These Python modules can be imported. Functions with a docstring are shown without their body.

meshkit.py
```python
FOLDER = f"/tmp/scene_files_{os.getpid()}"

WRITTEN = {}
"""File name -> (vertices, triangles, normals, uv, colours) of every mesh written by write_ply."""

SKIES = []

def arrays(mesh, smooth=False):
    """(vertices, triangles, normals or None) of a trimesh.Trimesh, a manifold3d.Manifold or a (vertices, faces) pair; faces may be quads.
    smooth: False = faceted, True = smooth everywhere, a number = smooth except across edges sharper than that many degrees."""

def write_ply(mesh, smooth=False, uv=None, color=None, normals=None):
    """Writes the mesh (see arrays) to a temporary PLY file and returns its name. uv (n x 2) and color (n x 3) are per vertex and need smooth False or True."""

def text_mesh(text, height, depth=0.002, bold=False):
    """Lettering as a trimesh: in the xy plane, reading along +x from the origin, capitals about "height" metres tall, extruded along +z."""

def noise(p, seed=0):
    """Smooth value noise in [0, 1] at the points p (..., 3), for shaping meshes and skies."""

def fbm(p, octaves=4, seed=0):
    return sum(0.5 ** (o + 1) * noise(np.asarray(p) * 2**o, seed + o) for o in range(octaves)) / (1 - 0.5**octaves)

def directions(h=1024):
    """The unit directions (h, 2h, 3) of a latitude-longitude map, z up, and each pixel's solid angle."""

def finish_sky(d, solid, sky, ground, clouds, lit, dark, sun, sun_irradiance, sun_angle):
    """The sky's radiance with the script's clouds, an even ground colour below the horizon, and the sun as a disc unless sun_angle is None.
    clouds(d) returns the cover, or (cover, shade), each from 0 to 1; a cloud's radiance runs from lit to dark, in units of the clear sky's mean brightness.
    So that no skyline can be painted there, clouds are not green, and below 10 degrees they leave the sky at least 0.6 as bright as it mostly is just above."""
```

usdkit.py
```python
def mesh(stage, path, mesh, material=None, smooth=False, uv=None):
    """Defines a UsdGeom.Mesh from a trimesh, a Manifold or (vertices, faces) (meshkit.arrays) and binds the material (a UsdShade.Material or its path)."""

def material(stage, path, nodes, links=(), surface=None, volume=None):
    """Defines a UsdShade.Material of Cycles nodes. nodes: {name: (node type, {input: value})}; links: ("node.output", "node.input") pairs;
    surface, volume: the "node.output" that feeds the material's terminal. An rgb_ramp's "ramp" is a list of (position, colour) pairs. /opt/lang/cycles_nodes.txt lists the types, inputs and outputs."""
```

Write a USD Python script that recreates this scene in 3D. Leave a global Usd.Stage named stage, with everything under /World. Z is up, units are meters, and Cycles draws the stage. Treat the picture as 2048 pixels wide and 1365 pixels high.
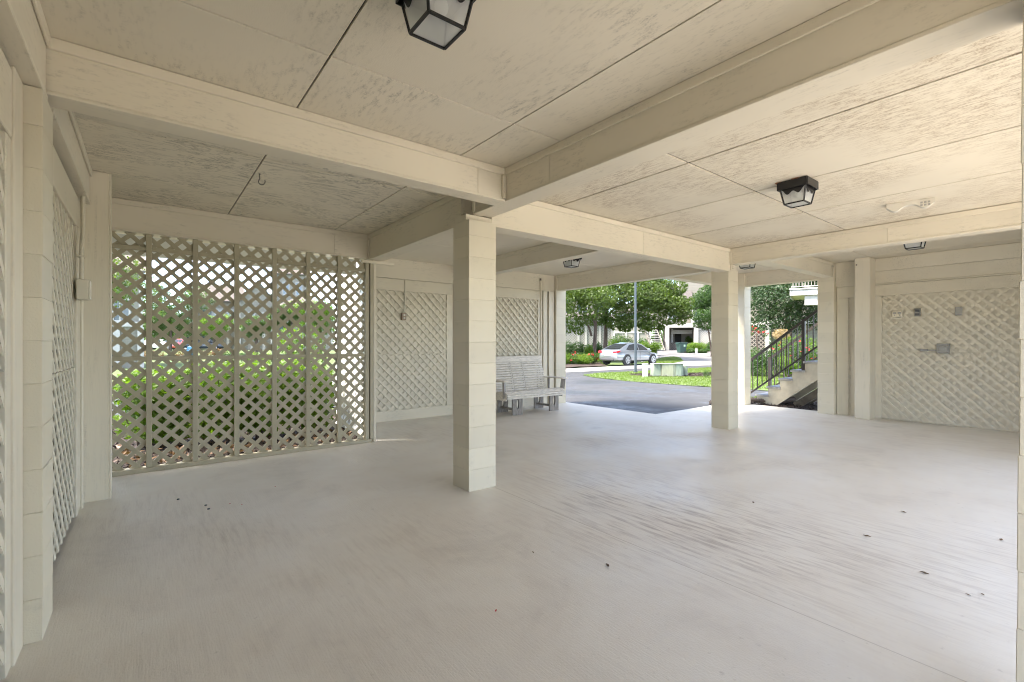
import math, random
import numpy as np, trimesh, shapely
from shapely.geometry import Polygon, Point, LineString, box as sbox
import usdkit, meshkit
from pxr import Usd, UsdGeom, UsdLux, UsdShade, Sdf, Gf, Vt

stage = Usd.Stage.CreateInMemory()
UsdGeom.SetStageUpAxis(stage, 'Z')
UsdGeom.SetStageMetersPerUnit(stage, 1.0)
UsdGeom.Xform.Define(stage, '/World')
UsdGeom.Scope.Define(stage, '/World/Looks')
# ------------------------------------------------------------------ camera, sky, sun, exposure
RX, RY = 0.7875, -0.6163            # camera right in the plan; the building runs along x and y
FX, FY = 0.6163, 0.7875             # camera forward
EYE, FPX, CPX, HPY = 1.41, 936.0, 1024.0, 687.2
cam = UsdGeom.Camera.Define(stage, '/World/camera')
cam.CreateHorizontalApertureAttr(36.0)
cam.CreateVerticalApertureAttr(36.0 * 682 / 1024)
cam.CreateFocalLengthAttr(FPX / 2048 * 36)
cam.CreateVerticalApertureOffsetAttr((HPY - 682.5) / 2048 * 36)
cam.CreateClippingRangeAttr(Gf.Vec2f(0.05, 3000))
cam.AddTransformOp().Set(Gf.Matrix4d(RX, RY, 0, 0, 0, 0, 1, 0, -FX, -FY, 0, 0, 0, 0, EYE, 1))
EXPOSURE = 3.9
cam.CreateExposureAttr(EXPOSURE)
SUN = np.array([-0.93, 0.28]); SUN /= np.linalg.norm(SUN); SUN_EL = math.radians(57)
dome = UsdLux.DomeLight.Define(stage, '/World/sky')
dome.GetPrim().SetCustomDataByKey('kind', 'structure')
sky = usdkit.material(stage, '/World/Looks/sky_look', {
    'geo': ('texture_coordinate', {}),
    'sky': ('sky_texture', {'sky_type': 'single_scattering', 'sun_disc': False, 'sun_elevation': SUN_EL, 'sun_rotation': math.atan2(SUN[0], SUN[1]), 'aerosol_density': 0.3, 'air_density': 0.65}),
    'm': ('mapping', {'scale': (1.0, 1.0, 2.6)}),
    'n': ('noise_texture', {'scale': 2.3, 'detail': 6.0, 'roughness': 0.55}),
    'r': ('rgb_ramp', {'ramp': [(0.0, (0.05, 0.05, 0.05)), (0.42, (0.12, 0.12, 0.12)), (0.66, (0.75, 0.75, 0.75)), (1.0, (0.85, 0.85, 0.85))]}),
    'cl': ('mix', {'color2': (3.4, 3.3, 3.15)}),
    'bg': ('background_shader', {'strength': 0.08})},
    [('geo.generated', 'm.vector'), ('m.vector', 'n.vector'), ('n.fac', 'r.fac'), ('r.color', 'cl.fac'), ('sky.color', 'cl.color1'), ('cl.color', 'bg.color')], surface='bg.background')
UsdShade.MaterialBindingAPI.Apply(dome.GetPrim()).Bind(sky)
sun = UsdLux.DistantLight.Define(stage, '/World/sun')
sun.CreateNormalizeAttr(True); sun.CreateIntensityAttr(0.40); sun.CreateAngleAttr(26)
sun.CreateColorAttr(Gf.Vec3f(1.0, 0.925, 0.81))
z_ = np.array([SUN[0] * math.cos(SUN_EL), SUN[1] * math.cos(SUN_EL), math.sin(SUN_EL)])
x_ = np.cross([0, 0, 1], z_); x_ /= np.linalg.norm(x_); y_ = np.cross(z_, x_)
sun.AddTransformOp().Set(Gf.Matrix4d(*x_, 0, *y_, 0, *z_, 0, 0, 0, 0, 1))

# ------------------------------------------------------------------ helpers
RNG = np.random.default_rng(7)
USED = {}
def numbered(path):
    n = USED.get(path, 0); USED[path] = n + 1
    return path if n == 0 else f'{path}_{n:03d}'
def tag(p, label=None, cat=None, group=None, kind=None):
    for k, v in (('label', label), ('category', cat), ('group', group), ('kind', kind)):
        if v: p.SetCustomDataByKey(k, v)
    return p
def thing(name, label=None, cat=None, loc=(0, 0, 0), rot=0.0, group=None, kind=None):
    x = UsdGeom.Xform.Define(stage, numbered('/World/' + name))
    x.AddTranslateOp().Set(Gf.Vec3d(*map(float, loc)))
    if rot: x.AddRotateZOp().Set(float(rot))
    return tag(x.GetPrim(), label, cat, group, kind)
def part(name, mesh, mat, parent=None, smooth=False, label=None):
    base = str(parent.GetPath()) if parent is not None else '/World'
    p = usdkit.mesh(stage, numbered(base + '/' + name), mesh, M[mat], smooth=smooth).GetPrim()
    if label: p.SetCustomDataByKey('label', label)
    return p
def dup(src, loc, rot=0.0, label=None, group=None):
    d = src.GetCustomData(); base = src.GetName()
    while base[-4:-3] == '_' and base[-3:].isdigit(): base = base[:-4]
    x = UsdGeom.Xform.Define(stage, numbered('/World/' + base)); p = x.GetPrim()
    p.GetReferences().AddInternalReference(src.GetPath())
    x.ClearXformOpOrder()
    x.AddTranslateOp().Set(Gf.Vec3d(*map(float, loc)))
    if src.GetAttribute('xformOp:rotateZ').IsValid() or rot:
        x.AddRotateZOp().Set(float(rot))
    p.SetInstanceable(True)
    return tag(p, label or d.get('label'), d.get('category'), group or d.get('group'))
def W(r, f, z=0.0):
    return np.array([RX * r + FX * f, RY * r + FY * f, z])
def at(px, f, z=0.0):
    return W((px - CPX) / FPX * f, f, z)
def zat(py, f):
    return EYE + (HPY - py) / FPX * f
def box(x0, x1, y0, y1, z0, z1, c=0.004):
    """box with chamfered edges"""
    lo, hi = np.array([x0, y0, z0], float), np.array([x1, y1, z1], float)
    c = min(c, *((hi - lo) * 0.45))
    if c <= 0:
        return trimesh.creation.box(bounds=[lo, hi])
    pts = []
    for sx in (0, 1):
        for sy in (0, 1):
            for sz in (0, 1):
                p = np.where([sx, sy, sz], hi, lo); d = np.where([sx, sy, sz], -c, c)
                for k in range(3):
                    q = p + d; q[k] = p[k]; pts.append(q)
    return trimesh.convex.convex_hull(np.array(pts))
BOXF = np.array([[0, 2, 3], [0, 3, 1], [4, 5, 7], [4, 7, 6], [0, 1, 5], [0, 5, 4], [2, 6, 7], [2, 7, 3], [0, 4, 6], [0, 6, 2], [1, 3, 7], [1, 7, 5]])
def rawbox(x0, x1, y0, y1, z0, z1):
    v = np.array([[x, y, z] for x in (x0, x1) for y in (y0, y1) for z in (z0, z1)], float)
    return trimesh.Trimesh(v, BOXF, process=False)
def cat(ms):
    ms = [m for m in ms if m is not None]
    return trimesh.util.concatenate(ms)
def move(m, t): m = m.copy(); m.apply_translation(t); return m
def bar(p, q, w, h=None, up=(0, 0, 1)):
    """square bar from p to q"""
    p, q = np.array(p, float), np.array(q, float); h = h or w
    d = q - p; L = np.linalg.norm(d); d /= L
    a = np.cross(up, d); n = np.linalg.norm(a)
    a = np.array([1., 0, 0]) if n < 1e-6 else a / n
    b = np.cross(d, a)
    v = np.array([p + a * sa * w / 2 + b * sb * h / 2 + d * L * s for s in (0, 1) for sa in (-1, 1) for sb in (-1, 1)])
    return trimesh.convex.convex_hull(v)
def tube(pts, r, n=8, cap=True):
    pts = np.array(pts, float); r = np.broadcast_to(np.asarray(r, float), len(pts))
    t = np.gradient(pts, axis=0); t /= np.linalg.norm(t, axis=1, keepdims=True)
    u = np.cross(t[0], [0, 0, 1.]);
    if np.linalg.norm(u) < 1e-3: u = np.array([1., 0, 0])
    u /= np.linalg.norm(u); rings = []
    for i in range(len(pts)):
        u = u - t[i] * (u @ t[i]); u /= np.linalg.norm(u); w = np.cross(t[i], u)
        a = np.arange(n) / n * 2 * math.pi
        rings.append(pts[i] + r[i] * (np.cos(a)[:, None] * u + np.sin(a)[:, None] * w))
    v = np.vstack(rings); f = []
    for i in range(len(pts) - 1):
        for k in range(n):
            a, b = i * n + k, i * n + (k + 1) % n
            f += [[a, b, b + n], [a, b + n, a + n]]
    if cap:
        v = np.vstack([v, pts[0], pts[-1]]); c0, c1 = len(v) - 2, len(v) - 1; L = (len(pts) - 1) * n
        for k in range(n):
            f += [[c0, (k + 1) % n, k], [c1, L + k, L + (k + 1) % n]]
    return trimesh.Trimesh(v, np.array(f), process=False)
def extrude(poly, h):
    return trimesh.creation.extrude_polygon(poly, h, engine='earcut')
def to_plane(m, o, u, v, n):
    """mesh in (a, b, c) coordinates to o + a u + b v + c n"""
    m = m.copy(); R = np.stack([u, v, n], 1).astype(float)
    m.vertices = m.vertices @ R.T + np.array(o, float)
    if np.linalg.det(R) < 0: m.invert()
    return m
def cyl(r, h, n=16, r2=None):
    a = np.arange(n) / n * 2 * math.pi; r2 = r if r2 is None else r2
    c = np.stack([np.cos(a), np.sin(a)], 1)
    v = np.vstack([np.hstack([c * r, np.zeros((n, 1))]), np.hstack([c * r2, np.full((n, 1), h)]), [[0, 0, 0], [0, 0, h]]])
    f = []
    for k in range(n):
        j = (k + 1) % n
        f += [[k, j, n + j], [k, n + j, n + k], [2 * n, j, k], [2 * n + 1, n + k, n + j]]
    return trimesh.Trimesh(v, np.array(f), process=False)

# ------------------------------------------------------------------ materials
M = {}
def mat(name, nodes, links, surface='p.BSDF', volume=None):
    M[name] = usdkit.material(stage, '/World/Looks/' + name, nodes, links, surface=surface, volume=volume)
def plain(name, col, rough=0.5, metal=0.0, var=0.12, scale=6.0, bump=0.0, bscale=80.0, spec=0.5, stretch=(1, 1, 1), coat=0.0, bdist=0.004, dark=0.75):
    mat(name, {'g': ('geometry', {}), 'm': ('mapping', {'scale': stretch}),
               'n': ('noise_texture', {'scale': scale, 'detail': 5.0, 'roughness': 0.62}),
               'r': ('rgb_ramp', {'ramp': [(0.3, tuple(c * (1 - var) * (dark if var > 0.2 else 1) for c in col)), (0.7, tuple(min(1, c * (1 + var * 0.6)) for c in col))]}),
               'b': ('noise_texture', {'scale': bscale, 'detail': 4.0, 'roughness': 0.6}),
               'bp': ('bump', {'strength': bump, 'distance': bdist}),
               'p': ('principled_bsdf', {'roughness': rough, 'metallic': metal, 'specular_ior_level': spec, 'coat_weight': coat})},
        [('g.position', 'm.vector'), ('m.vector', 'n.vector'), ('n.fac', 'r.fac'), ('r.color', 'p.base_color'), ('m.vector', 'b.vector'), ('b.fac', 'bp.height'), ('bp.normal', 'p.normal')])
def ply(name, col, stain, grain, amount, thresh=(0.50, 0.68), patch=1.1, swirl=0.0, contour=0.0, pr=(0.42, 0.66), bump=0.35, rough=0.55, fine=90.0, island=False):
    """painted plywood or timber with mildew following the grain; grain: scale along x, y, z"""
    nodes = {'g': ('geometry', {}), 'o': ('object_info', {}), 'mul': ('vector_math', {'math_type': 'scale', 'vector1': (13.7, 29.3, 7.1)}),
             'add': ('vector_math', {'math_type': 'add'}),
             'm': ('mapping', {'scale': grain}),
             'n': ('noise_texture', {'scale': 1.0, 'detail': 6.0, 'roughness': 0.62, 'distortion': swirl}),
             'nr': ('map_range', {'from_min': thresh[0], 'from_max': thresh[1], 'clamp': True}),
             'pt': ('noise_texture', {'scale': patch, 'detail': 3.0, 'roughness': 0.55}),
             'pr': ('map_range', {'from_min': pr[0], 'from_max': pr[1], 'clamp': True}),
             'sp': ('noise_texture', {'scale': 95.0, 'detail': 2.0}), 'spr': ('map_range', {'from_min': 0.40, 'from_max': 0.60, 'to_min': 0.25, 'to_max': 1.0, 'clamp': True}), 'f1': ('math', {'math_type': 'multiply'}),
             'cm': ('math', {'math_type': 'multiply', 'value2': contour if contour else 1.0}), 'cs': ('math', {'math_type': 'sine'}), 'cr': ('map_range', {'from_min': 0.1, 'from_max': 0.95, 'clamp': True}),
             'f': ('math', {'math_type': 'multiply'}), 'f2': ('math', {'math_type': 'multiply', 'value2': amount}),
             'tone': ('noise_texture', {'scale': 0.8, 'detail': 2.0}),
             'tr': ('rgb_ramp', {'ramp': [(0.3, tuple(c * 0.93 for c in col)), (0.7, tuple(min(1, c * 1.04) for c in col))]}),
             'mx': ('mix', {'color2': stain}),
             'hm': ('mapping', {'scale': tuple(s * fine / 20 for s in grain)}),
             'h': ('noise_texture', {'scale': 1.0, 'detail': 4.0, 'roughness': 0.7}),
             'bp': ('bump', {'strength': bump, 'distance': 0.003}),
             'p': ('principled_bsdf', {'roughness': rough, 'specular_ior_level': 0.35})}
    mat(name, nodes, [('o.random', 'mul.scale'), ('g.position', 'add.vector1'), ('mul.vector', 'add.vector2'), ('add.vector', 'm.vector'), ('m.vector', 'n.vector'), ('n.fac', 'nr.value'),
                      ('add.vector', 'pt.vector'), ('pt.fac', 'pr.value'), ('nr.result', 'f.value1') if not contour else ('cr.result', 'f.value1'), ('pr.result', 'f.value2'), ('g.position', 'sp.vector'), ('sp.fac', 'spr.value'), ('f.value', 'f1.value1'), ('spr.result', 'f1.value2'), ('f1.value', 'f2.value1'), ('n.fac', 'cm.value1'), ('cm.value', 'cs.value1'), ('cs.value', 'cr.value'),
                      ('add.vector', 'tone.vector'), ('tone.fac', 'tr.fac'), ('tr.color', 'mx.color1'), ('f2.value', 'mx.fac'), ('mx.color', 'p.base_color'),
                      ('add.vector', 'hm.vector'), ('hm.vector', 'h.vector'), ('h.fac', 'bp.height'), ('bp.normal', 'p.normal')])
PAINT = (0.74, 0.674, 0.54)
GRIME = (0.26, 0.235, 0.18)
BROWN = (0.36, 0.27, 0.175)
ply('ceiling_grain_y', PAINT, BROWN, (46, 10, 46), 0.8, thresh=(0.43, 0.58), patch=1.15, pr=(0.36, 0.60))
ply('ceiling_plain_x', PAINT, GRIME, (11, 44, 44), 0.5, thresh=(0.50, 0.72), patch=1.6)
ply('ceiling_plain_y', PAINT, GRIME, (40, 11, 40), 0.72, thresh=(0.49, 0.68), patch=1.3)
ply('ceiling_swirl', PAINT, GRIME, (1.6, 5.0, 5.0), 0.9, patch=1.5, swirl=0.6, contour=60.0, pr=(0.34, 0.58))
ply('beam_x', PAINT, GRIME, (12, 48, 48), 0.5, thresh=(0.50, 0.70), patch=2.0, bump=0.3)
ply('beam_y', PAINT, GRIME, (48, 12, 48), 0.5, thresh=(0.50, 0.70), patch=2.0, bump=0.3)
ply('board_z', PAINT, GRIME, (26, 26, 2.4), 0.40, thresh=(0.50, 0.72), patch=2.2, bump=0.3)
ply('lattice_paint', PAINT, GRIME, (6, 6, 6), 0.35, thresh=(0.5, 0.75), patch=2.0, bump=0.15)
ply('screen_paint', (0.47, 0.425, 0.31), (0.22, 0.20, 0.09), (6, 6, 3), 0.55, thresh=(0.45, 0.75), patch=1.4, bump=0.2)  # backlit shade mixed into the lattice paint colour, with olive mildew over it
ply('block_paint', (0.71, 0.645, 0.505), GRIME, (9, 9, 9), 0.30, thresh=(0.56, 0.74), patch=2.4, bump=0.55, fine=260, rough=0.6)
ply('white_paint', (0.80, 0.79, 0.76), GRIME, (9, 9, 3), 0.15, thresh=(0.56, 0.74), patch=1.4, bump=0.2)
plain('dark_gap', (0.02, 0.02, 0.02), 0.9)
plain('storage_dark', (0.025, 0.024, 0.02), 0.9)  # near-black: the shade of the unlit store is put into the colour
plain('grain_red', (0.13, 0.035, 0.02), 0.7)
# floor: painted broom-finished concrete, satin
mat('floor_paint', {
    'g': ('geometry', {}),
    'm': ('mapping', {'scale': (120.0, 7.0, 1.0)}), 'w': ('noise_texture', {'scale': 1.0, 'detail': 3.0, 'roughness': 0.6}),
    'fine': ('noise_texture', {'scale': 85.0, 'detail': 3.0, 'roughness': 0.6}),
    'hs': ('math', {'math_type': 'multiply_add', 'value2': 0.5}), 'fs': ('math', {'math_type': 'multiply', 'value2': 0.6}),
    'bp': ('bump', {'strength': 0.9, 'distance': 0.0035}),
    'd': ('noise_texture', {'scale': 1.3, 'detail': 9.0, 'roughness': 0.68, 'distortion': 0.4}),
    'dr': ('rgb_ramp', {'ramp': [(0.28, (0.66, 0.60, 0.52)), (0.44, (0.76, 0.70, 0.61)), (0.58, (0.79, 0.737, 0.65)), (0.80, (0.82, 0.775, 0.695))]}),
    'big': ('noise_texture', {'scale': 0.7, 'detail': 5.0, 'roughness': 0.6}),
    'rr': ('map_range', {'from_min': 0.35, 'from_max': 0.68, 'to_min': 0.30, 'to_max': 0.58}),
    'm3': ('mapping', {'scale': (26.0, 2.6, 1.0)}), 's': ('noise_texture', {'scale': 1.0, 'detail': 7.0, 'roughness': 0.68}),
    'sr': ('map_range', {'from_min': 0.47, 'from_max': 0.66, 'clamp': True}),
    'sp': ('noise_texture', {'scale': 0.36, 'detail': 4.0, 'roughness': 0.6}), 'spr': ('map_range', {'from_min': 0.46, 'from_max': 0.62, 'clamp': True}),
    'sf': ('math', {'math_type': 'multiply'}), 'sf2': ('math', {'math_type': 'multiply', 'value2': 0.38}),
    'xyz': ('separate_xyz', {}), 'tx': ('math', {'math_type': 'subtract', 'value2': 3.5}), 'ta': ('math', {'math_type': 'absolute'}), 'tr': ('map_range', {'from_min': 0.2, 'from_max': 1.25, 'to_min': 1.0, 'to_max': 0.0, 'clamp': True}),
    'ty': ('math', {'math_type': 'subtract', 'value2': 2.3}), 'tb': ('math', {'math_type': 'absolute'}), 'ts': ('map_range', {'from_min': 0.6, 'from_max': 2.2, 'to_min': 1.0, 'to_max': 0.0, 'clamp': True}), 'tm': ('math', {'math_type': 'multiply'}), 'tn': ('math', {'math_type': 'multiply'}), 'tq': ('math', {'math_type': 'multiply_add', 'value2': 0.8}),
    'mx': ('mix', {'color2': (0.43, 0.36, 0.30)}),
    'sk': ('noise_texture', {'scale': 26.0, 'detail': 3.0}), 'skr': ('map_range', {'from_min': 0.66, 'from_max': 0.78, 'to_max': 0.35, 'clamp': True}), 'mx2': ('mix', {'color2': (0.40, 0.34, 0.28)}),
    'p': ('principled_bsdf', {'specular_ior_level': 0.42})},
    [('g.position', 'm.vector'), ('m.vector', 'w.vector'), ('g.position', 'fine.vector'), ('fine.fac', 'fs.value1'), ('w.fac', 'hs.value1'), ('fs.value', 'hs.value3'), ('hs.value', 'bp.height'), ('bp.normal', 'p.normal'),
     ('g.position', 'd.vector'), ('d.fac', 'dr.fac'), ('g.position', 'big.vector'), ('big.fac', 'rr.value'), ('rr.result', 'p.roughness'),
     ('g.position', 'm3.vector'), ('m3.vector', 's.vector'), ('s.fac', 'sr.value'), ('g.position', 'sp.vector'), ('sp.fac', 'spr.value'), ('sr.result', 'sf.value1'), ('spr.result', 'sf.value2'), ('sf.value', 'sf2.value1'),
     ('g.position', 'xyz.vector'), ('xyz.x', 'tx.value1'), ('tx.value', 'ta.value1'), ('ta.value', 'tr.value'), ('xyz.y', 'ty.value1'), ('ty.value', 'tb.value1'), ('tb.value', 'ts.value'), ('tr.result', 'tm.value1'), ('ts.result', 'tm.value2'), ('tm.value', 'tn.value1'), ('sr.result', 'tn.value2'), ('tn.value', 'tq.value1'), ('sf2.value', 'tq.value3'),
     ('dr.color', 'mx.color1'), ('tq.value', 'mx.fac'), ('mx.color', 'mx2.color1'), ('g.position', 'sk.vector'), ('sk.fac', 'skr.value'), ('skr.result', 'mx2.fac'), ('mx2.color', 'p.base_color')])
mat('asphalt', {'g': ('geometry', {}), 'n': ('noise_texture', {'scale': 1.1, 'detail': 8.0, 'roughness': 0.66}), 'ag': ('noise_texture', {'scale': 55.0, 'detail': 3.0, 'roughness': 0.7}),
    'r': ('rgb_ramp', {'ramp': [(0.25, (0.024, 0.024, 0.026)), (0.5, (0.036, 0.036, 0.038)), (0.75, (0.052, 0.052, 0.053))]}),
    'ar': ('rgb_ramp', {'ramp': [(0.35, (0.6, 0.6, 0.6)), (0.7, (1.7, 1.68, 1.64))]}), 'm': ('mix', {'mix_type': 'multiply', 'fac': 1.0}),
    'w': ('noise_texture', {'scale': 0.55, 'detail': 5.0, 'roughness': 0.6}), 'wr': ('map_range', {'from_min': 0.46, 'from_max': 0.62, 'to_min': 0.72, 'to_max': 0.34, 'clamp': True}),
    'bp': ('bump', {'strength': 0.7, 'distance': 0.006}), 'p': ('principled_bsdf', {'specular_ior_level': 0.5})},
    [('g.position', 'n.vector'), ('n.fac', 'r.fac'), ('g.position', 'ag.vector'), ('ag.fac', 'ar.fac'), ('r.color', 'm.color1'), ('ar.color', 'm.color2'), ('m.color', 'p.base_color'),
     ('g.position', 'w.vector'), ('w.fac', 'wr.value'), ('wr.result', 'p.roughness'), ('ag.fac', 'bp.height'), ('bp.normal', 'p.normal')])
plain('asphalt_pale', (0.13, 0.125, 0.125), 0.75, var=0.3, scale=1.5, bump=0.5, bscale=160, bdist=0.006)
plain('road_concrete', (0.21, 0.195, 0.185), 0.75, var=0.22, scale=0.8, bump=0.3, bscale=60)
plain('driveway_concrete', (0.66, 0.60, 0.52), 0.7, var=0.15, scale=0.8, bump=0.3, bscale=60)  # pale warm tone raised to bounce more sun indoors
plain('lawn_ground', (0.085, 0.125, 0.028), 0.9, var=0.4, scale=2.2, bump=0.6, bscale=40, bdist=0.02)
plain('mulch_ground', (0.045, 0.029, 0.021), 0.95, var=0.5, scale=14, bump=1.0, bscale=45, bdist=0.03)
def leafmat(name, a, b, c, trans=0.35, rough=0.45):
    mat(name, {'g': ('geometry', {}), 'r': ('rgb_ramp', {'ramp': [(0.0, a), (0.55, b), (1.0, c)]}),
               'p': ('principled_bsdf', {'roughness': rough, 'specular_ior_level': 0.4}), 't': ('translucent_bsdf', {}),
               'tg': ('mix', {'mix_type': 'multiply', 'fac': 1.0, 'color2': (1.5, 1.6, 0.7)}), 'mx': ('mix_closure', {'fac': trans})},
        [('g.random_per_island', 'r.fac'), ('r.color', 'p.base_color'), ('r.color', 'tg.color1'), ('tg.color', 't.color'), ('p.BSDF', 'mx.closure1'), ('t.BSDF', 'mx.closure2')], surface='mx.closure')
leafmat('cedar_leaf', (0.065, 0.10, 0.018), (0.20, 0.25, 0.045), (0.36, 0.38, 0.085), trans=0.45)
leafmat('oak_leaf', (0.028, 0.052, 0.018), (0.075, 0.12, 0.036), (0.15, 0.195, 0.07))
leafmat('lime_leaf', (0.09, 0.155, 0.012), (0.19, 0.28, 0.02), (0.33, 0.39, 0.035), trans=0.5)
leafmat('shrub_leaf', (0.035, 0.075, 0.014), (0.08, 0.15, 0.022), (0.15, 0.225, 0.035), trans=0.4)
leafmat('far_leaf', (0.06, 0.10, 0.025), (0.13, 0.185, 0.045), (0.22, 0.26, 0.07), trans=0.45)
leafmat('grass_blade', (0.10, 0.15, 0.022), (0.17, 0.22, 0.035), (0.25, 0.27, 0.06), trans=0.4)
leafmat('red_petal', (0.45, 0.02, 0.03), (0.55, 0.03, 0.06), (0.62, 0.10, 0.16), trans=0.25)
leafmat('orange_leaf', (0.16, 0.09, 0.04), (0.24, 0.13, 0.06), (0.30, 0.19, 0.08), trans=0.25)
leafmat('plume', (0.28, 0.20, 0.11), (0.36, 0.26, 0.15), (0.42, 0.33, 0.20), trans=0.3)
leafmat('dry_leaf', (0.14, 0.08, 0.04), (0.24, 0.13, 0.06), (0.35, 0.20, 0.09), trans=0.1)
leafmat('mulch_chip', (0.020, 0.013, 0.010), (0.042, 0.027, 0.020), (0.095, 0.062, 0.048), trans=0.02, rough=0.9)
plain('bark', (0.115, 0.080, 0.060), 0.9, var=0.45, scale=8, stretch=(1, 1, 0.2), bump=1.0, bscale=30, bdist=0.03)
def siding(name, col, step=0.2, depth=0.5):
    mat(name, {'g': ('geometry', {}), 'w': ('wave_texture', {'wave_type': 'bands', 'bands_direction': 'z', 'profile': 'saw', 'scale': 1 / step / 3.18}),
               'r': ('rgb_ramp', {'ramp': [(0.0, tuple(c * 0.55 for c in col)), (0.14, tuple(c * 0.9 for c in col)), (1.0, col)]}),
               'bp': ('bump', {'strength': depth, 'distance': 0.03}), 'p': ('principled_bsdf', {'roughness': 0.7})},
        [('g.position', 'w.vector'), ('w.fac', 'r.fac'), ('r.color', 'p.base_color'), ('w.fac', 'bp.height'), ('bp.normal', 'p.normal')])
siding('siding_taupe', (0.205, 0.19, 0.155))
siding('siding_pink', (0.205, 0.192, 0.158))
plain('trim_white', (0.36, 0.343, 0.31), 0.6)
plain('stucco_cream', (0.23, 0.21, 0.18), 0.8, var=0.1)
plain('shingle', (0.085, 0.072, 0.068), 0.9, var=0.3, scale=9, bump=0.6, bscale=30)
plain('shingle_brown', (0.11, 0.092, 0.08), 0.9, var=0.3, scale=9, bump=0.6, bscale=30)
plain('dark_interior', (0.03, 0.027, 0.024), 0.9)
mat('window_glass', {'p': ('principled_bsdf', {'base_color': (0.06, 0.075, 0.085), 'roughness': 0.06, 'specular_ior_level': 0.9})}, [])
plain('black_metal', (0.012, 0.012, 0.013), 0.38, var=0.1, bump=0.1)
plain('bronze_rail', (0.040, 0.031, 0.026), 0.42, var=0.15)
plain('rust', (0.30, 0.12, 0.05), 0.8, var=0.3, scale=60)
mat('frosted_glass', {'g': ('geometry', {}), 'n': ('noise_texture', {'scale': 34.0, 'detail': 3.0}), 'bp': ('bump', {'strength': 0.35, 'distance': 0.004}),
                      'p': ('principled_bsdf', {'base_color': (0.90, 0.91, 0.90), 'roughness': 0.22, 'specular_ior_level': 0.8}), 't': ('transparent_bsdf', {'color': (0.86, 0.88, 0.87)}), 'tl': ('translucent_bsdf', {'color': (0.8, 0.82, 0.8)}),
                      'm1': ('mix_closure', {'fac': 0.45}), 'm2': ('mix_closure', {'fac': 0.35})},
    [('g.position', 'n.vector'), ('n.fac', 'bp.height'), ('bp.normal', 'p.normal'), ('p.BSDF', 'm1.closure1'), ('tl.BSDF', 'm1.closure2'), ('m1.closure', 'm2.closure1'), ('t.BSDF', 'm2.closure2')], surface='m2.closure')
plain('bulb_white', (0.85, 0.84, 0.80), 0.3)
plain('car_silver', (0.33, 0.345, 0.36), 0.26, metal=0.75, var=0.03, coat=0.8)
plain('car_white', (0.75, 0.75, 0.74), 0.25, var=0.03, coat=0.8)
plain('car_red', (0.22, 0.025, 0.022), 0.25, var=0.03, coat=0.8)
plain('car_dark', (0.03, 0.035, 0.045), 0.25, var=0.03, coat=0.8)
mat('car_glass', {'p': ('principled_bsdf', {'base_color': (0.018, 0.02, 0.022), 'roughness': 0.04, 'specular_ior_level': 0.7})}, [])
plain('rubber', (0.018, 0.018, 0.018), 0.8)
plain('alloy', (0.38, 0.38, 0.39), 0.3, metal=0.85, var=0.05)
mat('tail_red', {'p': ('principled_bsdf', {'base_color': (0.55, 0.012, 0.018), 'roughness': 0.12, 'coat_weight': 0.6})}, [])
plain('plate_white', (0.70, 0.70, 0.68), 0.5)
plain('plate_ink', (0.10, 0.10, 0.14), 0.5)
plain('black_plastic', (0.02, 0.02, 0.022), 0.6)
plain('bin_green', (0.018, 0.050, 0.042), 0.5, var=0.12)
plain('sticker', (0.35, 0.50, 0.35), 0.5)
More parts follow.
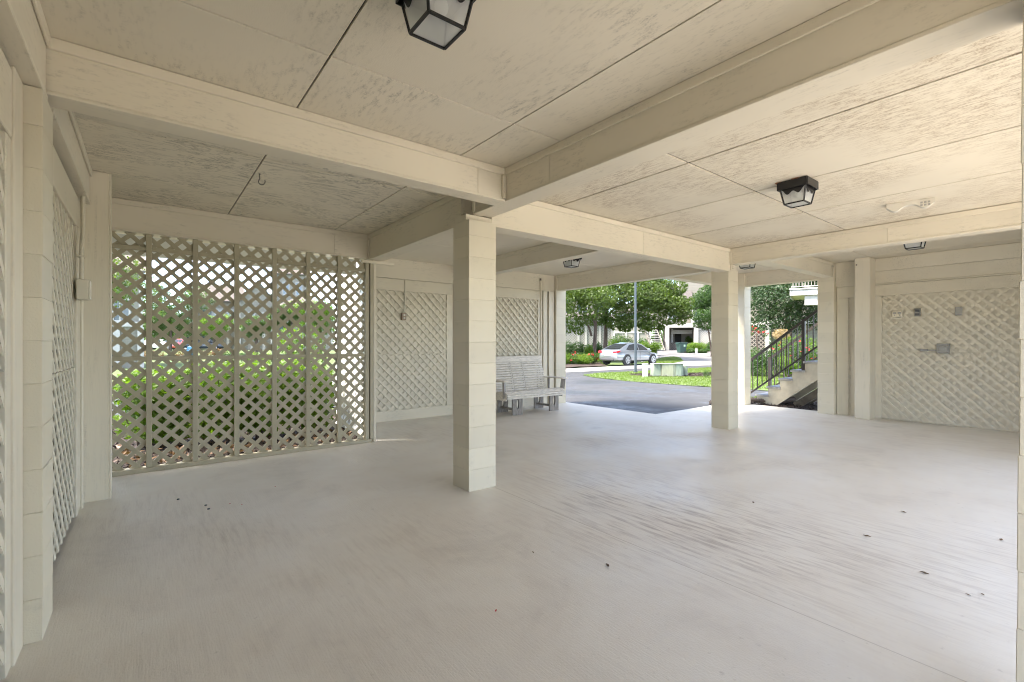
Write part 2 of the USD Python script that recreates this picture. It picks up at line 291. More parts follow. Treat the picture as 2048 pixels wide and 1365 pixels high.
plain('cabinet_green', (0.21, 0.245, 0.185), 0.5, var=0.24, scale=2.5, stretch=(3, 3, 0.7), dark=0.9)
plain('cabinet_tan', (0.245, 0.25, 0.17), 0.5, var=0.22, scale=2.5, stretch=(3, 3, 0.7), dark=0.9)
plain('pvc_white', (0.38, 0.38, 0.355), 0.5)
plain('post_blue', (0.040, 0.052, 0.060), 0.5)
plain('bench_grey', (0.80, 0.74, 0.655), 0.7, var=0.22, scale=9, stretch=(1, 6, 6), bump=0.4, bscale=40, dark=0.9)
plain('bench_leg', (0.33, 0.30, 0.27), 0.75, var=0.3, scale=9, stretch=(6, 6, 1), bump=0.4, bscale=40, dark=0.9)
plain('tread_wood', (0.46, 0.44, 0.41), 0.7, var=0.25, scale=8)
plain('tread_top', (0.20, 0.22, 0.26), 0.65, var=0.2, scale=8)
plain('stringer', (0.60, 0.54, 0.42), 0.65, var=0.15)
plain('stair_under', (0.20, 0.175, 0.15), 0.8, var=0.3, scale=6)
plain('hose_brown', (0.14, 0.105, 0.085), 0.5)
plain('grey_plastic', (0.36, 0.35, 0.32), 0.55, var=0.15, scale=20)
plain('dark_plastic', (0.11, 0.115, 0.12), 0.5)
plain('cream_plastic', (0.66, 0.62, 0.53), 0.5)
plain('copper_box', (0.33, 0.24, 0.17), 0.55)
plain('sign_blue', (0.03, 0.14, 0.26), 0.5)

# ------------------------------------------------------------------ terrain
def sstep(t): t = np.clip(t, 0, 1); return t * t * (3 - 2 * t)
def ground(x, y):
    d = FX * np.asarray(x) + FY * np.asarray(y)
    return 0.62 * sstep((d - 34) / 22) - 0.06
def sheet(poly, dz, mat_, name=None, parent=None, size=1.1, noise=0.0):
    v, f = trimesh.creation.triangulate_polygon(poly, engine='earcut')
    v = np.hstack([v, np.zeros((len(v), 1))])
    for _ in range(9):
        e = max(np.linalg.norm(v[f[:, a]] - v[f[:, b]], axis=1).max() for a, b in ((0, 1), (1, 2), (2, 0)))
        if e <= size: break
        v, f = trimesh.remesh.subdivide_to_size(v, f, max_edge=size, max_iter=12)
        mg = trimesh.Trimesh(v, f, process=True); v, f = np.array(mg.vertices), np.array(mg.faces)
        break
    z = ground(v[:, 0], v[:, 1]) + dz
    if noise: z = z + noise * (meshkit.fbm(np.stack([v[:, 0] * 2.3, v[:, 1] * 2.3, v[:, 0] * 0], 1)) - 0.3)
    v[:, 2] = z
    m = trimesh.Trimesh(v, f, process=False)
    if m.face_normals[:, 2].mean() < 0: m.invert()
    return m
dv = np.concatenate([[-400, -60, 0, 33], np.arange(34, 57, 1.0), [60, 120, 500]]); lv = np.array([-600., -80, 80, 600])
gv = np.array([W(l, d) for d in dv for l in lv]); gv[:, 2] = ground(gv[:, 0], gv[:, 1])
gf = []
for i in range(len(dv) - 1):
    for j in range(len(lv) - 1):
        a = i * len(lv) + j; gf += [[a, a + 1, a + len(lv) + 1], [a, a + len(lv) + 1, a + len(lv)]]
gm = trimesh.Trimesh(gv, np.array(gf), process=False)
if gm.face_normals[:, 2].mean() < 0: gm.invert()
tag(part('ground', gm, 'lawn_ground'), kind='structure')
ISLAND = Polygon([(15.5, 14.65), (14.75, 13.2), (14.45, 11.6), (14.4, 10.3), (14.55, 8.4), (15.0, 5.0), (16.0, 2.0), (34, 2.0), (34, 13.2), (30, 14.4), (26.2, 14.55), (21, 14.85), (18.9, 14.9), (17.2, 15.15)])
asph = Polygon([(-30, 12.9), (-3, 12.9), (-1.5, 12.2), (2.5, 11.6), (4.5, 9.8), (7.4, 8.45), (7.4, 5.2), (14.2, 5.2), (14.2, -2), (40, -2), (40, 16.6), (-30, 16.6)]).difference(ISLAND)
tag(part('asphalt_drive', sheet(asph, 0.03, 'asphalt', size=3.0), 'asphalt'), kind='structure')
road = Polygon([(-40, 16.6), (27, 16.6), (40, 14.5), (60, 12), (75, 20), (62, 34), (44, 33), (34, 25.5), (30, 22.2), (27, 19.15), (-40, 19.15)])
tag(part('concrete_road', sheet(road, 0.034, 'road_concrete'), 'road_concrete'), kind='structure')
L2 = Polygon([(27.2, 19.35), (29.5, 19.3), (33.5, 20.8), (37.2, 23.4), (38.0, 24.6), (36.0, 24.4), (32.0, 22.8), (29.0, 21.5)])
tag(part('verge_lawn', sheet(L2, 0.045, 'lawn_ground', noise=0.05), 'lawn_ground'), kind='structure')
p1, p2, p3, p4 = at(1302, 45), at(1392, 45), at(1392, 57), at(1302, 57)
drv = Polygon([p1[:2], p2[:2], p3[:2], p4[:2]])
tag(part('asphalt_driveway', sheet(drv, 0.045, 'asphalt_pale'), 'asphalt_pale'), kind='structure')
bed = Polygon([(9, 19.4), (23.1, 19.7), (25, 22), (28, 24), (30, 30), (12, 30), (9, 24)])
tag(part('flower_bed', sheet(bed, 0.05, 'mulch_ground', noise=0.1, size=0.8), 'mulch_ground'), kind='structure')
mb = Polygon([(-3.5, 6.75), (2.6, 6.75), (2.6, 8.4), (7.3, 8.4), (4.4, 9.6), (2.4, 10.9), (-3.5, 10.2)])
tag(part('mulch_bed', sheet(mb, 0.035, 'mulch_ground', noise=0.07, size=0.5), 'mulch_ground'), kind='structure')
mb2 = Polygon([(10.3, 5.75), (11.1, 5.65), (11.1, 1.0), (14.8, 1.0), (14.6, 4.8), (12.9, 5.3), (12.2, 5.9), (11.0, 6.1)])
tag(part('mulch_bed', sheet(mb2, 0.04, 'mulch_ground', noise=0.07, size=0.4), 'mulch_ground'), kind='structure')
mb3 = Polygon([at(1258, 21.6)[:2], at(1262, 20.8)[:2], at(1300, 20.0)[:2], at(1390, 20.0)[:2], at(1440, 20.6)[:2], at(1440, 23)[:2], at(1376, 22.2)[:2], at(1290, 22)[:2]])
tag(part('mulch_bed', sheet(mb3, 0.05, 'mulch_ground', noise=0.05, size=0.5), 'mulch_ground'), kind='structure')
tag(part('island_lawn', sheet(ISLAND, 0.04, 'lawn_ground', noise=0.03, size=0.8), 'lawn_ground'), kind='structure')
tag(part('front_driveway', sheet(Polygon([(-8, -14), (16, -14), (16, -0.42), (-8, -0.42)]), 0.055, 'driveway_concrete', size=6), 'driveway_concrete'), kind='structure')  # unseen ground behind the camera, added pale to reflect sunlight inside
slab = Polygon([(-2.6, -0.4), (11.05, -0.4), (11.05, 5.58), (8.0, 5.58), (7.92, 8.3), (2.62, 8.3), (2.62, 6.74), (-2.6, 6.74)])
fl = extrude(slab, 0.16); fl.apply_translation([0, 0, -0.16])
tag(part('floor', fl, 'floor_paint'), kind='structure')

# ------------------------------------------------------------------ ceiling
CZ = 2.95
ceil = thing('ceiling', kind='structure')
top = extrude(Polygon([(-2.7, -0.5), (11.2, -0.5), (11.2, 5.6), (7.95, 5.6), (7.95, 8.35), (2.66, 8.35), (2.66, 7.33), (-2.7, 7.33)]), 0.25)
part('deck', move(top, [0, 0, 3.03]), 'dark_gap', ceil)  # coloured near-black so the seams between panels look shaded
def bay(xs, ys, z, mats, gp=0.006):
    for i in range(len(xs) - 1):
        for j in range(len(ys) - 1):
            m = mats[(i + j) % len(mats)] if isinstance(mats, (list, tuple)) else mats
            part('ceiling_panel', box(xs[i] + gp, xs[i + 1] - gp, ys[j] + gp, ys[j + 1] - gp, z, z + 0.014, 0.002), m, ceil)
bay([-0.60, 0.78, 2.034, 2.6], [-0.45, 0.14, 2.58, 3.36], CZ, 'ceiling_plain_y', 0.0045)
bay([-0.60, 0.775, 2.015, 2.6], [3.36, 4.345, 5.565, 6.6], CZ, 'ceiling_swirl', 0.0045)
bay([2.6, 3.66, 4.885, 6.11, 7.6], [-0.45, 2.225, 3.92], CZ + 0.004, 'ceiling_grain_y', 0.010)
bay([2.6, 4.97], [3.92, 5.28, 6.5, 8.2], CZ, 'ceiling_plain_x')
bay([4.97, 7.68], [3.92, 5.28, 6.5, 8.2], CZ + 0.04, 'ceiling_plain_x')
bay([7.6, 8.0, 9.2, 10.4, 10.95], [-0.45, 0.3, 2.74, 3.45], 3.0, 'ceiling_plain_x')
bay([7.68, 9.2, 10.82], [3.45, 4.4, 5.45], 3.0, 'ceiling_plain_y')

# ------------------------------------------------------------------ columns of painted block
def column(x0, x1, y0, y1, ztop, label, tilt=None, cap=None, joint=0.0012):
    t = thing('block_column', label, 'column', (x0, y0, 0), group='painted block columns')
    zs = [0.0]; first = 0.2032
    while zs[-1] + first < ztop - 0.02: zs.append(zs[-1] + first)
    zs.append(ztop)
    rr = np.random.default_rng(int(abs(x0 * 1000 + y0 * 7)) + 3)
    for a, b in zip(zs[:-1], zs[1:]):
        j = rr.uniform(-0.002, 0.002, 2)
        m = box(j[0], x1 - x0 + j[0], j[1], y1 - y0 + j[1], a + joint * 0.5, b - joint * 0.5, 0.0022)
        part('block', m, 'block_paint', t)
    part('mortar', rawbox(0.006, x1 - x0 - 0.006, 0.006, y1 - y0 - 0.006, 0.0, ztop - 0.002), 'block_paint', t)
    if cap: part('post_cap', box(-0.006, x1 - x0 + 0.006, 0.0 - 0.006, y1 - y0 + 0.006, ztop, cap, 0.004), 'board_z', t)
    if tilt: UsdGeom.Xformable(t).AddRotateXYZOp().Set(Gf.Vec3f(*tilt))
    return t
column(2.41, 2.725, 3.74, 4.03, 2.59, 'pale block column in the centre of the open floor, nearest free-standing one')
column(7.485, 7.805, 3.835, 4.13, 2.62, 'tan-shaded block column free-standing between the bench and the stairs')
column(10.69, 10.99, 5.11, 5.42, 2.70, 'bright white block column at the slab edge just left of the outdoor stairs', cap=2.998)
column(10.70, 11.0, 3.36, 3.645, 2.72, 'pale block column at the right edge of the opening onto the stairs', cap=2.998)
column(7.55, 7.86, 7.97, 8.28, 2.64, 'white block column behind the bench beside the asphalt drive', cap=2.988)
column(-0.70, -0.385, 3.122, 3.425, 2.62, 'block column between the two lattice panels of the left wall')
column(2.41, 2.72, -0.10, 0.206, 2.60, 'near block column cut by the right edge of the picture', tilt=(0.45, -0.35, 0))

# ------------------------------------------------------------------ beams
def beam(axis, a0, a1, b0, b1, z0, z1, label, trims=(1, 1), ends=(0, 0), lip=True, joints=()):
    """boxed beam along axis 'x' or 'y' from a0 to a1, b0..b1 across; trim strip under the ceiling and a bottom lip"""
    t = thing('ceiling_beam', label, 'beam', group='boxed ceiling beams')
    def bb(p0, p1, q0, q1, r0, r1, c=0.004):
        return box(p0, p1, q0, q1, r0, r1, c) if axis == 'x' else box(q0, q1, p0, p1, r0, r1, c)
    mt = 'beam_x' if axis == 'x' else 'beam_y'
    cuts = [a0, *joints, a1]
    for p, q in zip(cuts[:-1], cuts[1:]):
        part('face_board', bb(p + 0.0015, q - 0.0015, b0, b1, z0 + 0.022, z1, 0.002), mt, t)
    part('bottom_board', bb(a0, a1, b0 - (0.007 if lip else 0), b1 + (0.007 if lip else 0), z0, z0 + 0.020, 0.003), mt, t)
    for s, on in ((0, trims[0]), (1, trims[1])):
        if on:
            q0, q1 = (b0 - 0.018, b0 - 0.0015) if s == 0 else (b1 + 0.0015, b1 + 0.018)
            part('trim_strip', bb(a0, a1, q0, q1, z1 - 0.062, z1 - 0.002, 0.004), mt, t)
            for e, off in ((0, ends[0]), (1, ends[1])):
                if off:
                    e0, e1 = (a0, a0 + 0.04) if e == 0 else (a1 - 0.04, a1)
                    part('end_trim', bb(e0, e1, q0, q1, z0 + 0.022, z1 - 0.064, 0.004), 'board_z', t)
    return t
beam('x', -0.60, 2.499, 3.29, 3.445, 2.66, CZ, 'long beam crossing above the left wall to the big beam, nearest of the left beams', ends=(1, 1), joints=(2.21,))
beam('y', -0.45, 3.80, 2.50, 2.70, 2.66, CZ, 'big diagonal beam running from upper right corner to the centre column', ends=(0, 1), joints=(2.72,))
beam('y', 4.03, 6.497, 2.50, 2.70, 2.60, CZ, 'beam from the centre column back to the lattice screen corner', ends=(0, 1))
beam('x', 2.73, 7.55, 3.82, 4.0, 2.585, CZ, 'beam between the centre column and the tan-shaded column', ends=(0, 1), joints=(5.2,))
beam('x', -0.44, 2.497, 6.50, 6.68, 2.612, CZ, 'beam along the top of the open lattice screen', joints=(2.02,))
beam('y', -0.45, 3.83, 7.50, 7.70, 2.69, CZ, 'beam across the right bay behind the two-lobed ceiling fixture', ends=(0, 1), joints=(1.76,))
beam('y', 4.03, 8.0, 4.88, 5.06, 2.672, CZ, 'beam behind the centre column above the bench wall')
beam('y', 4.13, 7.97, 7.57, 7.75, 2.642, CZ + 0.04, 'beam over the wide opening onto the asphalt drive', ends=(0, 1))
beam('y', 3.645, 5.12, 10.72, 10.92, 2.702, 3.0, 'short beam over the opening onto the outdoor stairs', ends=(0, 1))
beam('x', 7.70, 10.70, 3.37, 3.55, 2.72, 3.0, 'beam of the far bay ending on the column by the stairs', ends=(0, 1))
beam('x', 7.75, 10.70, 5.30, 5.48, 2.702, 3.0, 'outer edge beam between the drive opening and the bright white column')
beam('y', -0.45, 3.272, -0.60, -0.392, 2.624, CZ, 'beam over the near left lattice panel in the upper left corner')
beam('y', 3.465, 5.572, -0.60, -0.392, 2.64, CZ, 'beam over the far left lattice panel ending at the wooden post', joints=())
# cap blocks on the centre column and on the tan-shaded column
t = thing('cap_block', 'square wooden cap block on top of the centre column', 'cap block', group='wooden cap blocks')
part('cap', box(2.416, 2.72, 3.802, 4.022, 2.592, 2.655, 0.004), 'board_z', t)
t = thing('cap_block', 'wooden packing above the tan-shaded column under the beams', 'cap block', group='wooden cap blocks')
part('cap', box(7.49, 7.80, 3.84, 4.12, 2.622, 2.95, 0.004), 'board_z', t)
part('filler_strip', box(7.56, 7.60, 3.79, 3.837, 2.63, 2.95, 0.004), 'board_z', t)
t = thing('cap_block', 'dark red raw timber end above the near column at the right edge', 'cap block', group='wooden cap blocks')
part('timber', box(2.60, 2.70, 0.02, 0.20, 2.605, 2.655, 0.004), 'grain_red', t)

# ------------------------------------------------------------------ lattice
def clip(poly, w0, h0, w1, h1):
    p = Polygon(poly).intersection(sbox(w0, h0, w1, h1))
    return None if p.is_empty or p.area < 4e-4 or p.geom_type != 'Polygon' else p
def prism(p, c0, c1):
    xy = np.array(p.exterior.coords)[:-1]; n = len(xy)
    if Polygon(xy).exterior.is_ccw is False: xy = xy[::-1]
    v = np.vstack([np.hstack([xy, np.full((n, 1), c0)]), np.hstack([xy, np.full((n, 1), c1)])]); f = []
    for k in range(1, n - 1): f += [[0, k + 1, k], [n, n + k, n + k + 1]]
    for k in range(n): j = (k + 1) % n; f += [[k, j, n + j], [k, n + j, n + k]]
    return trimesh.Trimesh(v, np.array(f), process=False)
def slats(t, o, u, n, rects, matname, period=0.155, width=0.040, th=0.008, front=-1, skew=0.0):
    """two layers of diagonal slats in the plane o + a u + b z; n points to the viewer's side; front=-1: the front layer falls to the right of u"""
    u, n, zz = np.array(u, float), np.array(n, float), np.array([0, 0, 1.0])
    for (a0, b0, a1, b1) in rects:
        for layer, sgn in ((0, front), (1, -front)):
            c0, c1 = (th * 1.1, th * 2.1) if layer == 0 else (0.0, th)
            H = b1 - b0; hw = width / math.sqrt(2)
            k0 = math.floor((a0 - H - 0.2) / period); k1 = math.ceil((a1 + H + 0.2) / period)
            for k in range(k0, k1 + 1):
                a = k * period + RNG.uniform(-0.002, 0.002) + (0.04 if layer else 0) + skew
                e = a + H + RNG.uniform(-0.006, 0.006)
                if sgn < 0: q = [(a - hw, b1), (a + hw, b1), (e + hw, b0), (e - hw, b0)]
                else: q = [(a - hw, b0), (a + hw, b0), (e + hw, b1), (e - hw, b1)]
                p = clip(q, a0, b0, a1, b1)
                if p is None: continue
                part('slat', to_plane(prism(p, c0, c1), o, u, zz, n), matname, t)
# the open lattice screen
scr = thing('lattice_screen', 'open see-through lattice screen with upright posts in front of the green hedge', 'lattice screen')
YS = 6.56
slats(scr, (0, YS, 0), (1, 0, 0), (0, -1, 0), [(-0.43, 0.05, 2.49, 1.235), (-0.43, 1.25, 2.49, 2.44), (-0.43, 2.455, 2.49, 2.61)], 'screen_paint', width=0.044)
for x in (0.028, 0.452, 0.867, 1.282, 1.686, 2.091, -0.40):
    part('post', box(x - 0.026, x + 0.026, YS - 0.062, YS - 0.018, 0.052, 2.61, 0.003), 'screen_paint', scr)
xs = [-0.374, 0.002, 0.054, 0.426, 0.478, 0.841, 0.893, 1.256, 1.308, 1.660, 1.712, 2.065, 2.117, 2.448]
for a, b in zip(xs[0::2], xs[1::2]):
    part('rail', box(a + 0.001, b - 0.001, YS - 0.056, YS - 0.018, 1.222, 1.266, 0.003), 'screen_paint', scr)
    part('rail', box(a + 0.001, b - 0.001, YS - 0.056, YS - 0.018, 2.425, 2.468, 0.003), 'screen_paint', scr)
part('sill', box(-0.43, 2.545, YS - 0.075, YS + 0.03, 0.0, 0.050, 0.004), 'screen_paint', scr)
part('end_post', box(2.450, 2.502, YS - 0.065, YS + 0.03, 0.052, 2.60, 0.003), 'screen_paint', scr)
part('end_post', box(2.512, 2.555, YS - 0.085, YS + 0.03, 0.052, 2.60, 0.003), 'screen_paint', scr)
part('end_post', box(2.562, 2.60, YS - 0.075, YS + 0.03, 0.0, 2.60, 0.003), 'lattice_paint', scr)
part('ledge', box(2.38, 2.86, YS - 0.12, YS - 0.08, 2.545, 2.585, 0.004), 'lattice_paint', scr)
# exterior return wall of lattice, x = 2.62, facing left
t = thing('lattice_wall', 'sunlit outdoor lattice wall seen through the right end of the open screen', 'lattice wall', group='solid-backed lattice walls')
part('backing', rawbox(2.632, 2.652, 6.62, 8.02, 0.0, 2.95), 'white_paint', t)
slats(t, (2.631, 6.62, 0), (0, 1, 0), (-1, 0, 0), [(0.0, 0.12, 1.30, 2.5)], 'white_paint')
part('corner_board', box(2.60, 2.74, 7.93, 8.30, 0.0, 2.95, 0.004), 'white_paint', t)
# back wall with solid lattice, y = 8.05
def framed_wall(label, o, u, n, w, zb, zt, rects, boards, backing_d=0.018, matname='lattice_paint', hi=2.95, skew=0.0):
    t = thing('lattice_wall', label, 'lattice wall', group='solid-backed lattice walls')
    u, n = np.array(u, float), np.array(n, float)
    def pl(a0, a1, b0, b1, c0, c1, c=0.003):
        return to_plane(box(a0, a1, b0, b1, c0, c1, c), o, u, (0, 0, 1), n)
    part('backing', pl(0, w, 0, hi, -0.03, -backing_d, 0), matname, t)
    slats(t, np.array(o, float), u, n, rects, matname, skew=skew, width=0.046)
    for name, a0, a1, b0, b1, c1 in boards: part(name, pl(a0, a1, b0, b1, -0.002, c1), 'board_z' if name in ('stile', 'post') else 'beam_x', t)
    return t
framed_wall('back lattice wall with the outlet box, left of the centre column', (2.66, 8.06, 0), (1, 0, 0), (0, -1, 0), 2.30, 0, 2.95,
            [(0.0, 0.19, 2.0, 1.215), (0.0, 1.22, 2.0, 2.37)],
            [('bottom_board', 0, 2.14, 0.0, 0.19, 0.022), ('top_board', 0, 2.14, 2.37, 2.585, 0.022), ('header', 0, 2.29, 2.59, 2.95, 0.036), ('stile', 2.0, 2.14, 0.192, 2.368, 0.022), ('post', 2.16, 2.28, 0.0, 2.588, 0.03)])
framed_wall('back lattice wall behind the grey bench', (4.96, 8.06, 0), (1, 0, 0), (0, -1, 0), 2.6, 0, 2.95,
            [(0.12, 0.19, 2.08, 1.215), (0.12, 1.22, 2.08, 2.40)],
            [('bottom_board', 0, 2.2, 0.0, 0.19, 0.022), ('top_board', 0, 2.2, 2.40, 2.612, 0.022), ('header', 0, 2.58, 2.616, 2.99, 0.036), ('stile', 0.0, 0.12, 0.192, 2.398, 0.022), ('stile', 2.08, 2.2, 0.192, 2.398, 0.022), ('post', 2.24, 2.36, 0.0, 2.612, 0.032), ('post', 2.40, 2.56, 0.0, 2.612, 0.05)])
# right wall, x = 10.86, facing left
framed_wall('right lattice wall with the electrical boxes', (10.86, 2.73, 0), (0, -1, 0), (-1, 0, 0), 3.1, 0, 3.0,
            [(0.10, 0.02, 3.05, 1.252), (0.10, 1.258, 3.05, 2.30)],
            [('stile', 0, 0.098, 0.0, 2.298, 0.02), ('top_board', 0, 3.1, 2.30, 2.505, 0.02), ('ledger', 0, 3.1, 2.508, 2.53, 0.05), ('header', 0, 3.1, 2.533, 2.76, 0.034), ('header', 0, 3.1, 2.762, 2.998, 0.038)], hi=3.0, skew=0.03)
# strip between the column by the stairs and the wooden post
framed_wall('narrow lattice strip between the stairs column and the wooden post', (10.86, 3.36, 0), (0, -1, 0), (-1, 0, 0), 0.46, 0, 3.0,
            [(0.20, 0.02, 0.245, 2.30)],
            [('stile', 0.01, 0.20, 0.0, 2.30, 0.03), ('stile', 0.245, 0.40, 0.0, 2.30, 0.03), ('top_board', 0.01, 0.40, 2.302, 2.52, 0.034), ('header', 0.0, 0.40, 2.523, 3.0, 0.05)], hi=3.0)
t = thing('wooden_post', 'square painted wooden post left of the right lattice wall', 'post', group='painted wooden posts')
part('shaft', box(10.50, 10.835, 2.725, 2.96, 0.0, 3.0, 0.008), 'board_z', t)
part('knot', to_plane(cyl(0.012, 0.004, 10), (10.497, 2.93, 2.88), (0, 1, 0), (0, 0, 1), (-1, 0, 0)), 'dark_gap', t)
t = thing('wooden_post', 'wide painted wooden post at the left end of the open lattice screen', 'post', group='painted wooden posts')
part('shaft', box(-0.445, -0.262, 5.585, 5.68, 0.0, 2.948, 0.004), 'board_z', t)
part('corner_strip', box(-0.262, -0.246, 5.583, 5.70, 0.0, 2.948, 0.003), 'board_z', t)
t2 = thing('side_wall', 'plain boarded side wall hidden behind the wide wooden post', 'wall')
part('board', box(-0.52, -0.46, 5.69, 6.49, 0.0, 2.94, 0.003), 'board_z', t2)
# left walls: open lattice over a dark store
t = thing('lattice_wall', 'near left lattice panel cut by the left edge of the picture', 'lattice wall', group='open left lattice panels')
slats(t, (-0.485, 0.4, 0), (0, 1, 0), (1, 0, 0), [(0.0, 0.02, 2.52, 1.30), (0.0, 1.306, 2.52, 2.30)], 'lattice_paint', front=-1)
part('stile', box(-0.500, -0.462, 2.86, 2.945, 0.0, 2.30, 0.004), 'board_z', t)
part('stile', box(-0.500, -0.450, 2.947, 3.118, 0.0, 2.62, 0.004), 'board_z', t)
part('top_board', box(-0.505, -0.458, 0.4, 2.943, 2.305, 2.60, 0.004), 'beam_y', t)
t = thing('lattice_wall', 'far left lattice panel between the block column and the wooden post', 'lattice wall', group='open left lattice panels')
slats(t, (-0.47, 3.43, 0), (0, 1, 0), (1, 0, 0), [(0.0, 0.03, 1.72, 1.215), (0.0, 1.221, 1.72, 2.39)], 'lattice_paint', front=-1)
part('stile', box(-0.487, -0.44, 5.16, 5.25, 0.0, 2.39, 0.004), 'board_z', t)
part('stile', box(-0.487, -0.445, 5.27, 5.58, 0.0, 2.63, 0.004), 'board_z', t)
part('top_board', box(-0.487, -0.436, 3.43, 5.255, 2.36, 2.60, 0.004), 'beam_y', t)
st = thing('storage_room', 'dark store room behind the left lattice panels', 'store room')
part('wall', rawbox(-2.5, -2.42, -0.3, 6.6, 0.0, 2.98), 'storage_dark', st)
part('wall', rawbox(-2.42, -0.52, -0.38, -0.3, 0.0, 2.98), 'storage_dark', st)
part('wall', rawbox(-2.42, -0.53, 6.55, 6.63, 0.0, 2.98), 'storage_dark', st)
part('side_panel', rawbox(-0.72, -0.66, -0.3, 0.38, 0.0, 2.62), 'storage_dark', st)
part('lining', rawbox(-2.42, -0.60, -0.3, 6.55, 0.003, 0.012), 'storage_dark', st)  # near-black sheet over the slab, painted shade like the walls
# soffit fascia outside the screen
t = thing('eave', 'white eave outside above the lattice screen', 'eave')
part('soffit', box(-2.5, 2.60, 6.70, 7.27, 2.90, 2.935, 0.003), 'white_paint', t)
part('fascia', box(-2.55, 2.60, 7.27, 7.31, 2.475, 2.95, 0.004), 'white_paint', t)
part('batten', box(-2.5, 2.60, 6.98, 7.02, 2.86, 2.898, 0.003), 'white_paint', t)

# unseen wall behind the camera; openings sized and header added to temper the light
t = thing('rear_wall', 'unseen wall behind the viewer with openings shaped for the light inside', 'wall')
part('board', box(-0.6, 1.4, -0.48, -0.42, 0.0, 2.94, 0.003), 'board_z', t); part('header', box(1.405, 7.895, -0.48, -0.42, 2.42, 2.94, 0.003), 'beam_x', t); part('board', box(7.9, 10.9, -0.48, -0.42, 0.0, 2.94, 0.003), 'board_z', t)
# ------------------------------------------------------------------ ceiling lights
def lamp(x, y, z, label):
    t = thing('ceiling_light', label, 'ceiling light', (x, y, z), group='black framed glass ceiling lights')
    B, b, h0, h1 = 0.130, 0.085, 0.078, 0.21
    part('base', cat([box(-B, B, -B, B, -0.006, 0, 0.001)] + [box(-B, B, s * B - 0.004, s * B + 0.004, -h0, -0.006, 0.002) for s in (-1, 1)] + [box(s * B - 0.004, s * B + 0.004, -B + 0.005, B - 0.005, -h0, -0.006, 0.002) for s in (-1, 1)]), 'black_metal', t)
    for sx, sy in ((-1, 0), (1, 0), (0, -1), (0, 1)):       # scalloped skirt
        xs_ = np.linspace(-0.105, 0.105, 29)
        low = [-h0 - 0.030 - 0.014 * math.cos(a / 0.105 * math.pi) + 0.034 * (abs(a) / 0.105 < 0.5) * 0 + 0.02 * math.cos(a / 0.105 * math.pi * 2) for a in xs_]
        pl = Polygon([(-0.105, -0.02), (0.105, -0.02)] + [(a, b_) for a, b_ in zip(xs_[::-1], low[::-1])])
        k = (0.108 - 0.013) if True else 0
        m = extrude(pl, 0.003)
        m = to_plane(m, (sx * 0.106, sy * 0.106, 0), (-sy, sx, 0), (-sx * 0.27, -sy * 0.27, 1) if False else (0, 0, 1), (sx, sy, 0))
        part('skirt', m, 'black_metal', t)
    f = []
    for sx in (-1, 1):
        for sy in (-1, 1):
            f.append(bar((sx * 0.110, sy * 0.110, -h0), (sx * b, sy * b, -h1), 0.011))
    f += [bar((-b, s * b, -h1), (b, s * b, -h1), 0.011) for s in (-1, 1)] + [bar((s * b, -b, -h1), (s * b, b, -h1), 0.011) for s in (-1, 1)]
    fr = part('frame', cat(f), 'black_metal', t)
    for sx, sy in ((-1, 0), (1, 0), (0, -1), (0, 1)):
        q = []
        for s in (-1, 1): q.append((sx * 0.107 + s * 0.100 * abs(sy), sy * 0.107 + s * 0.100 * abs(sx), -h0 + 0.01))
        for s in (1, -1): q.append((sx * (b - 0.002) + s * (b - 0.006) * abs(sy), sy * (b - 0.002) + s * (b - 0.006) * abs(sx), -h1 + 0.004))
        part('pane', trimesh.Trimesh(q, [[0, 1, 2], [0, 2, 3]], process=False), 'frosted_glass', t)
    part('pane', trimesh.Trimesh([(-b, -b, -h1 + 0.002), (b, -b, -h1 + 0.002), (b, b, -h1 + 0.002), (-b, b, -h1 + 0.002)], [[0, 2, 1], [0, 3, 2]], process=False), 'frosted_glass', t)
    bulb = trimesh.creation.icosphere(2, 0.03); bulb.apply_transform(np.diag([1, 1, 1.3, 1])); bulb.apply_translation([0.02, 0, -0.10])
    part('bulb', bulb, 'bulb_white', t, smooth=True)
    part('socket', move(cyl(0.016, 0.05, 10), [0.02, 0, -0.066]), 'bulb_white', t)
    return t
l1 = lamp(0.977, 1.765, CZ, 'large black framed glass light nearest the camera at the top of the picture')
t = lamp(4.905, 1.84, CZ, 'black framed glass light with rusty mount on the brown-stained ceiling')
part('rust_stain', box(-0.135, -0.05, 0.10, 0.15, -0.004, 0.0, 0.001), 'rust', t, label='rusty mounting plate edge')
part('rust_stain', box(-0.145, -0.10, -0.06, 0.0, -0.004, 0.0, 0.001), 'rust', t)
dup(l1, (8.74, 1.74, 2.99), 0, 'black framed glass light partly hidden by the beam above the right lattice wall')
dup(l1, (6.0, 5.94, 2.99), 0, 'black framed glass light above the bench and drive opening')
dup(l1, (8.62, 4.07, 2.99), 0, 'black framed glass light beside the bright white column')
# two-lobed fixture
t = thing('ceiling_sensor', 'cream two-lobed plastic fixture with slotted ends on the stained ceiling', 'ceiling fixture', (6.56, 1.345, CZ + 0.002), rot=-78)
us = np.linspace(-0.20, 0.20, 41)
dep = [0.035 + 0.055 * (math.exp(-((a + 0.125) / 0.06) ** 2) + math.exp(-((a - 0.125) / 0.06) ** 2)) for a in us]
pl = Polygon([(a, 0.0) for a in us] + [(a, -d) for a, d in zip(us[::-1], dep[::-1])])
m = extrude(pl, 0.085); m = to_plane(m, (0, 0.0425, 0), (1, 0, 0), (0, 0, 1), (0, -1, 0))
part('housing', m, 'cream_plastic', t)
for k in range(3):
    for j in range(2): part('slot', box(0.085 + k * 0.03, 0.105 + k * 0.03, -0.046, -0.0415, -0.045 - 0.028 * j, -0.025 - 0.028 * j, 0.001), 'grey_plastic', t)
